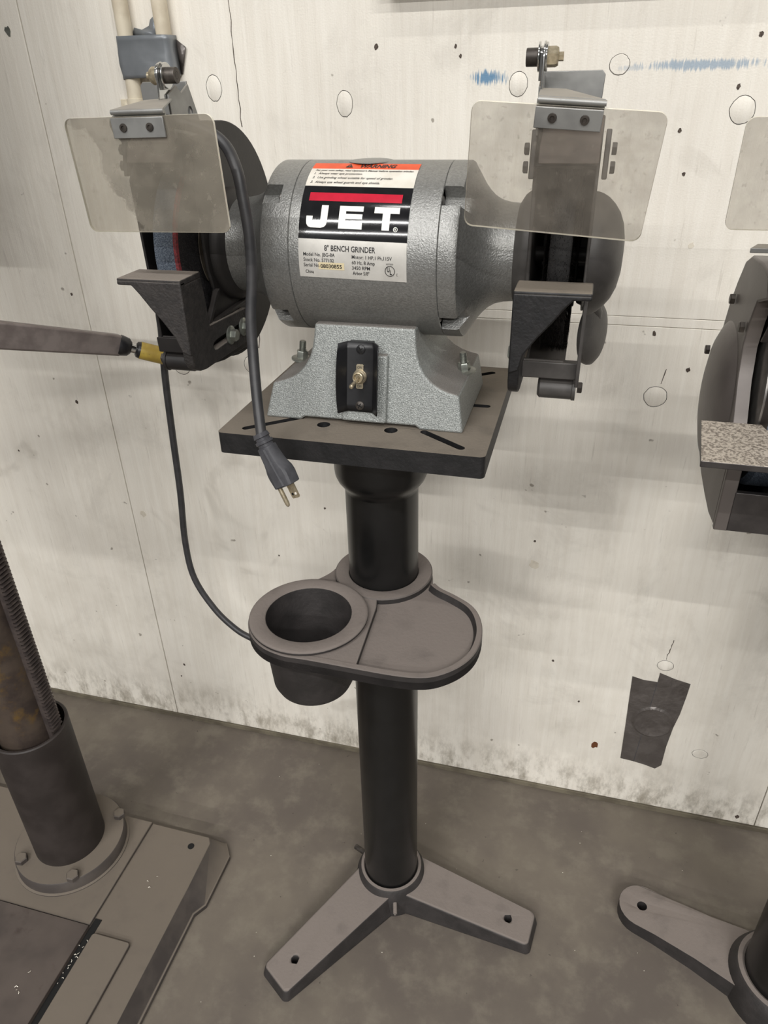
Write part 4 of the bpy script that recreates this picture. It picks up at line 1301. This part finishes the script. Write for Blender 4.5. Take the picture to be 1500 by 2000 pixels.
# ================================================================== SECOND GRINDER at the right edge
def second_grinder():
    cx, cy_ = 0.690, -0.030
    t = thing('grinder_pedestal', 'dark round-toed pedestal stand at the lower right corner, cut off by the frame', 'stand', (cx, cy_, 0))
    b = MB()
    # three splayed feet with round toes
    for k, (tx, ty) in enumerate(((0.4690, 0.0540), (0.800, -0.245), (0.815, 0.165))):
        dx, dy = tx - cx, ty - cy_
        L = math.hypot(dx, dy)
        a = math.atan2(dy, dx)
        pts = [(0.030, -0.060), (L * 0.55, -0.046), (L * 0.85, -0.041)] + [(L + 0.041 * math.cos(q), 0.041 * math.sin(q)) for q in [-PI / 2 + PI * i / 12 for i in range(13)]] + [(L * 0.85, 0.041), (L * 0.55, 0.046), (0.030, 0.060)]
        lb = MB()
        rng = lb.prism(pts, 'XY', 0.0, 1.0, [list(reversed(circ(L, 0, 0.0088, 16)))])
        for i in rng:
            x, y, z = lb.v[i]
            top = 0.046 - 0.018 * min(max(x / L, 0), 1)
            lb.v[i] = Vector((cx + x * math.cos(a) - y * math.sin(a), cy_ + x * math.sin(a) + y * math.cos(a), top if z > 0.5 else 0.0))
        lb.build('leg', 'cast_dust', t, bevel=0.004, seg=3)
    b = MB(); b.lathe([(0.062, 0.0), (0.062, 0.060), (0.066, 0.063), (0.073, 0.062), (0.078, 0.055), (0.084, 0.040), (0.086, 0.0), (0.062, 0.0)], (cx, cy_, 0), seg=48)
    b.build('foot_hub', 'cast_dust', t)
    b = MB(); b.lathe([(0, 0.006), (0.0615, 0.006), (0.0615, 0.86), (0, 0.86)], (cx, cy_, 0), seg=48)
    b.build('column', 'black_gloss', t)
    b = MB(); b.box(cx - 0.16, cx + 0.16, cy_ - 0.14, cy_ + 0.14, 0.86, 0.886)
    b.build('table_plate', 'black_cast', t, bevel=0.003)

    g = thing('bench_grinder', 'brown-grey grinder cut by the right edge, with speckled steel tool rest and clear shield', 'bench grinder', (cx, cy_, 0.886))
    zc, yc = 1.090, -0.055
    b = MB(); b.lathe([(0, -0.14), (0.092, -0.14), (0.098, -0.13), (0.098, 0.13), (0.092, 0.14), (0, 0.14)], (cx, yc, zc), (1, 0, 0), seg=56)
    b.lathe([(0, -0.24), (0.05, -0.24), (0.05, 0.24), (0, 0.24)], (cx, yc, zc), (1, 0, 0), seg=40)
    b.build('motor_housing', 'guard2', g)
    b = MB(); b.prism([(cx - 0.09, 0.886), (cx + 0.09, 0.886), (cx + 0.055, 1.02), (cx - 0.055, 1.02)], 'XZ', cy_ - 0.09, cy_ + 0.08)
    b.build('base_casting', 'guard2', g, bevel=0.004)
    # left guard: side cover with cut front corners, rim, sill
    X0, X1 = 0.386, 0.470
    cov = [(-0.150, 1.1960), (-0.135, 1.2120), (-0.100, 1.2160), (-0.050, 1.2130), (-0.025, 1.2030), (-0.006, 1.1800), (0.010, 1.1560), (0.024, 1.1180), (0.032, 1.0830), (0.044, 1.0600), (0.046, 1.0350), (0.036, 1.0080), (0.012, 0.9850), (-0.035, 0.9730), (-0.080, 0.9690), (-0.118, 0.9680), (-0.150, 0.9730),
           (-0.150, 1.0500), (-0.128, 1.0800), (-0.108, 1.1100), (-0.098, 1.1400), (-0.104, 1.1650), (-0.114, 1.1850)]
    b = MB(); b.prism(cov, 'YZ', X0, X0 + 0.004)
    cover = b.build('guard_cover', 'guard2', g, bevel=0.0025, seg=3)
    b = MB(); b.lathe([(0.080, -0.002), (0.076, 0.002), (0.064, 0.0075), (0.045, 0.0115), (0.022, 0.0135), (0, 0.014)], (X0, -0.036, 1.066), (-1, 0, 0), seg=48)
    b.build('cover_bulge', 'guard2', cover, angle=60)
    rim = cov[:17]
    b = MB()
    vs, fs = [], []
    for i, (y, z) in enumerate(rim):
        d = Vector((yc - y, zc - z)).normalized() * 0.004
        vs += [(X0 + 0.002, y, z), (X1, y, z), (X1, y + d.x, z + d.y), (X0 + 0.002, y + d.x, z + d.y)]
        if i:
            o = 4 * i
            fs += [(o - 4 + k, o - 4 + (k + 1) % 4, o + (k + 1) % 4, o + k) for k in range(4)]
    fs += [(0, 1, 2, 3), tuple(range(4 * len(rim) - 4, 4 * len(rim)))]
    b.add(vs, fs)
    b.build('guard_rim', 'guard2', g)
    b = MB(); b.prism(cov, 'YZ', X1, X1 + 0.004)
    b.build('inner_guard', 'guard2', g)
    # return flange along the front edge of the cover
    b = MB()
    ed = cov[17:] + [cov[0]]
    vs, fs = [], []
    for i, (y, z) in enumerate(ed):
        vs += [(X0 + 0.001, y, z), (X0 + 0.0125, y - 0.002, z), (X0 + 0.0125, y + 0.001, z), (X0 + 0.001, y + 0.003, z)]
        if i:
            o = 4 * i
            fs += [(o - 4 + k, o - 4 + (k + 1) % 4, o + (k + 1) % 4, o + k) for k in range(4)]
    b.add(vs, fs)
    b.build('guard_lip', 'guard2', cover)
    # adjustable front plate at the top of the opening
    b = MB(); b.prism([(-0.150, 1.1930), (-0.153, 1.1930), (-0.118, 1.1500), (-0.115, 1.1500)], 'YZ', X0 + 0.010, X1 + 0.002)
    b.prism([(-0.1180, 1.1515), (-0.1210, 1.1500), (-0.1150, 1.1330), (-0.1120, 1.1340)], 'YZ', X0 + 0.024, X1)
    b.build('spark_arrester', 'panel2', g, bevel=0.0008)
    # sill under the opening
    b = MB(); b.box(X0 + 0.012, X1 + 0.012, -0.158, -0.152, 0.9720, 1.0150)
    b.build('guard_sill', 'panel2', g, bevel=0.0008)
    b = MB(); b.box(X0, X0 + 0.013, -0.157, -0.150, 0.9710, 1.0560)
    b.build('sill_post', 'guard2', g, bevel=0.001)
    for y, z in ((-0.018, 1.1640), (-0.092, 1.1560), (0.028, 1.0960)):
        b = MB(); hexbolt(b, (X0 - (0.006 if z < 1.1 else 0.0), y, z), (-1, 0, 0), 0.0056, 0.0046)
        b.build('cover_bolt', 'bolt_dark', g)
    # wheel
    b = MB()
    o = (0, yc, zc)
    b.lathe([(0.020, 0.4080), (0.0860, 0.4080), (0.0990, 0.4110)], o, (1, 0, 0), seg=96, mi=1)
    b.lathe([(0.0990, 0.4110), (0.1040, 0.4150), (0.1045, 0.4180), (0.1045, 0.4460), (0.1030, 0.4480), (0.020, 0.4480)], o, (1, 0, 0), seg=96, mi=0)
    w = b.build('grinding_wheel', ['grit', 'panel2'], g)
    b = MB(); b.lathe([(0.020, 0.4040), (0.080, 0.4040), (0.084, 0.4060), (0.084, 0.4082)], o, (1, 0, 0), seg=64)
    b.build('wheel_flange', 'steel', w)
    b = MB(); b.cyl((0.40, yc, zc), (0.47, yc, zc), 0.010, 16)
    b.build('arbor', 'steel', g)
    # tool rest: thick speckled plate on a dark arm
    b = MB()
    rng = b.box(0.3500, 0.5000, -0.2330, -0.1420, 1.0740, 1.0800)
    for i in rng:
        v = b.v[i]
        if v.x < 0.4:
            v.x += (v.y + 0.2330) * 0.10 - 0.003
    for i in range(6):
        b.mi[i] = 0 if i == 1 else 1
    b.build('tool_rest', ['rest_speck', 'panel2'], g, bevel=0.0007)
    b = MB(); b.box(0.440, 0.470, -0.225, -0.148, 1.040, 1.0745); b.box(0.466, 0.480, -0.200, -0.06, 1.02, 1.06)
    b.build('rest_arm', 'panel2', g, bevel=0.002)
    # eye shield and its clamp
    b = MB()
    mtx = Matrix.Translation((0.4100, -0.2060, 1.3350)) @ Matrix.Rotation(math.radians(4), 4, 'X')
    rng = b.prism(rrect(-0.0770, 0.0800, -0.0760, 0.0, 0.006), 'XZ', 0, 0.0035)
    for i in range(2, len(b.f)):
        b.mi[i] = 1
    b.xf(rng, mtx)
    b.build('eye_shield', ['shield_clear', 'edge'], g, flat=True)
    b = MB(); b.prism([(0.4000, 1.2290), (0.4020, 1.2310), (0.47, 1.2310), (0.47, 1.2290)], 'XZ', -0.140, -0.105)
    rng = b.prism([(0.3640, -0.1500), (0.3725, -0.1300), (0.47, -0.1300), (0.47, -0.1500)], 'XY', 1.2335, 1.2375)
    b.box(0.440, 0.446, -0.15, -0.10, 1.20, 1.34)
    b.box(0.430, 0.452, -0.2065, -0.10, 1.325, 1.331)
    b.build('shield_bracket', 'bracket', g, bevel=0.0006)
second_grinder()

# ================================================================== WALL FITTINGS
def fittings():
    for i, (x, z0, dx, lab) in enumerate(((-0.4500, 1.300, -0.016, 'left cream-painted conduit pipe on the wall, running on below the tape to a strap'),
                                          (-0.3880, 1.378, -0.010, 'right cream-painted conduit pipe on the wall, ending inside the silver tape'))):
        t = thing('conduit', lab, 'pipe', (x, 0.287, z0), 'painted conduits at the upper left')
        b = MB()
        b.tube([(x - 0.003, 0.2875, z0), (x, 0.2875, 1.40), (x - 0.0040, 0.2875, 1.72)], 0.0110, 24)
        b.build('pipe', 'conduit', t)
        if i == 0:
            b = MB()
            zc = 1.3400
            b.lathe([(0.0112, -0.010), (0.0128, -0.010), (0.0128, 0.010), (0.0112, 0.010), (0.0112, -0.010)], (x - 0.0015, 0.2875, zc), seg=24)
            b.box(x - 0.033, x - 0.0015, 0.2960, 0.2998, zc - 0.009, zc + 0.009)
            st = b.build('pipe_strap', 'conduit', t, bevel=0.0006)
            b = MB(); b.lathe([(0, 0), (0.0052, 0), (0.0048, 0.0018), (0.0025, 0.0028), (0, 0.0030)], (x - 0.0235, 0.2960, zc), (0, -1, 0), seg=14)
            b.build('strap_screw', 'conduit', t)
    # tape wound round both pipes, with loose flags stuck to the wall
    t = thing('duct_tape', 'shiny silver duct tape wound round both conduits at the upper left', 'tape', (-0.42, 0.276, 1.374))
    b = MB()
    ring = [(-0.4632, 0.2985), (-0.4632, 0.2820), (-0.4600, 0.2765), (-0.4540, 0.2752), (-0.3860, 0.2752), (-0.3800, 0.2765), (-0.3752, 0.2830), (-0.3750, 0.2985)]
    nz = 8
    vs, fs = [], []
    rnd = random.Random(5)
    for k in range(nz + 1):
        z = 1.3735 + (1.4290 - 1.3735) * k / nz
        for j, (x, y) in enumerate(ring):
            w = 0.0010 * math.sin(6.0 * k / nz + j) + rnd.uniform(-0.0004, 0.0004)
            vs.append((x + w * 0.5, y + (w if 1 < j < 6 else 0), z + (0.0045 * (j / 7.0) if k == 0 else -0.0015 * (j / 7.0) if k == nz else 0)))
    m_ = len(ring)
    for k in range(nz):
        fs += [(k * m_ + j, k * m_ + j + 1, (k + 1) * m_ + j + 1, (k + 1) * m_ + j) for j in range(m_ - 1)]
    b.add(vs, fs)
    o = b.build('tape_wrap', 'tape', t, angle=60)
    s = o.modifiers.new('sheet', 'SOLIDIFY'); s.thickness = 0.0004
    b = MB()
    b.add([(-0.3756, 0.2975, 1.4230), (-0.3610, 0.2960, 1.4130), (-0.3655, 0.2965, 1.4000), (-0.3720, 0.2975, 1.3800), (-0.3756, 0.2980, 1.3790)], [(0, 1, 2, 3, 4)])
    o = b.build('tape_flag', 'tape_dark', t); o.modifiers.new('sheet', 'SOLIDIFY').thickness = 0.0005
    b = MB()
    b.add([(-0.4470, 0.2970, 1.4270), (-0.4390, 0.2960, 1.4390), (-0.4260, 0.2950, 1.4360), (-0.4130, 0.2930, 1.4400), (-0.4080, 0.2900, 1.4470), (-0.4010, 0.2860, 1.4500), (-0.3980, 0.2860, 1.4270)], [(0, 1, 2, 3, 6), (3, 4, 5, 6)])
    o = b.build('tape_flag', 'tape', t); o.modifiers.new('sheet', 'SOLIDIFY').thickness = 0.0005
    # patch of tape low on the wall
    t = thing('duct_tape', 'dark grey duct tape patch stuck low on the white wall at right', 'tape', (0.463, 0.2995, 0.127))
    out = [(0.4090, 0.3650), (0.4300, 0.3600), (0.4560, 0.3600), (0.4565, 0.3840), (0.4860, 0.3740), (0.5140, 0.3680), (0.5125, 0.3350), (0.5090, 0.2880), (0.5030, 0.2480), (0.4990, 0.1950), (0.4985, 0.1400), (0.4880, 0.1270), (0.4660, 0.1330), (0.4420, 0.1370), (0.4180, 0.1390), (0.4150, 0.2200)]
    b = MB()
    nu, nv = 10, 16
    from mathutils.geometry import intersect_point_tri_2d
    b.prism([(x, z) for x, z in out], 'XZ', 0.2988, 0.2996)
    b.build('tape_strip', 'tape_dark', t, flat=True)
    # bulge over a covered hole, seam of the overlapped second strip
    b = MB()
    n = 36
    vs = [(0.4630, 0.2984, 0.2550)]
    for k, (f, y) in enumerate(((0.72, 0.2981), (0.90, 0.2958), (1.02, 0.2986))):
        for i in range(n):
            a = 2 * PI * i / n
            vs.append((0.4630 + 0.0390 * f * math.cos(a), y, 0.2550 + 0.0400 * f * math.sin(a)))
    fs = [(0, 1 + i, 1 + (i + 1) % n) for i in range(n)]
    for k in range(2):
        fs += [(1 + k * n + i, 1 + k * n + (i + 1) % n, 1 + (k + 1) * n + (i + 1) % n, 1 + (k + 1) * n + i) for i in range(n)]
    b.add(vs, fs)
    b.build('tape_bulge', 'tape_dark', t)
    b = MB(); b.add([(0.4552, 0.2985, 0.3600), (0.4562, 0.2985, 0.3600), (0.4450, 0.2985, 0.1370), (0.4438, 0.2985, 0.1370)], [(0, 1, 2, 3)])
    b.build('tape_seam', 'plug', t, flat=True)
fittings()

# ------------------------------------------------------------------ swarf and grit lying about
def swarf():
    rnd = random.Random(11)
    b = MB()
    spots = [(-0.4950, -0.300, 0.0520, 7), (-0.4960, -0.330, 0.0520, 5), (-0.440, -0.150, 0.0512, 3), (-0.55, -0.36, 0.0608, 4)]
    for x, y, z, n in spots:
        for _ in range(n):
            px, py = x + rnd.uniform(-0.006, 0.006), y + rnd.uniform(-0.03, 0.03)
            a = rnd.uniform(0, PI)
            L = rnd.uniform(0.001, 0.004)
            b.tube([(px, py, z + 0.0005), (px + L * math.cos(a), py + L * math.sin(a), z + 0.0016), (px + 1.7 * L * math.cos(a + 0.5), py + 1.7 * L * math.sin(a + 0.5), z + 0.0006)], 0.0005, 5)
    for _ in range(40):
        px, py = rnd.uniform(-0.33, 0.60), rnd.uniform(-0.45, 0.25)
        r = rnd.uniform(0.0004, 0.0010)
        b.lathe([(r, 0), (r * 0.8, r * 0.7), (0, r)], (px, py, 0.0002), seg=6)
    o = b.build('metal_swarf', 'chip', flat=True, kind='stuff')
    tag(o, 'bright metal shavings and grit scattered over the floor and machine base', 'swarf')
swarf()
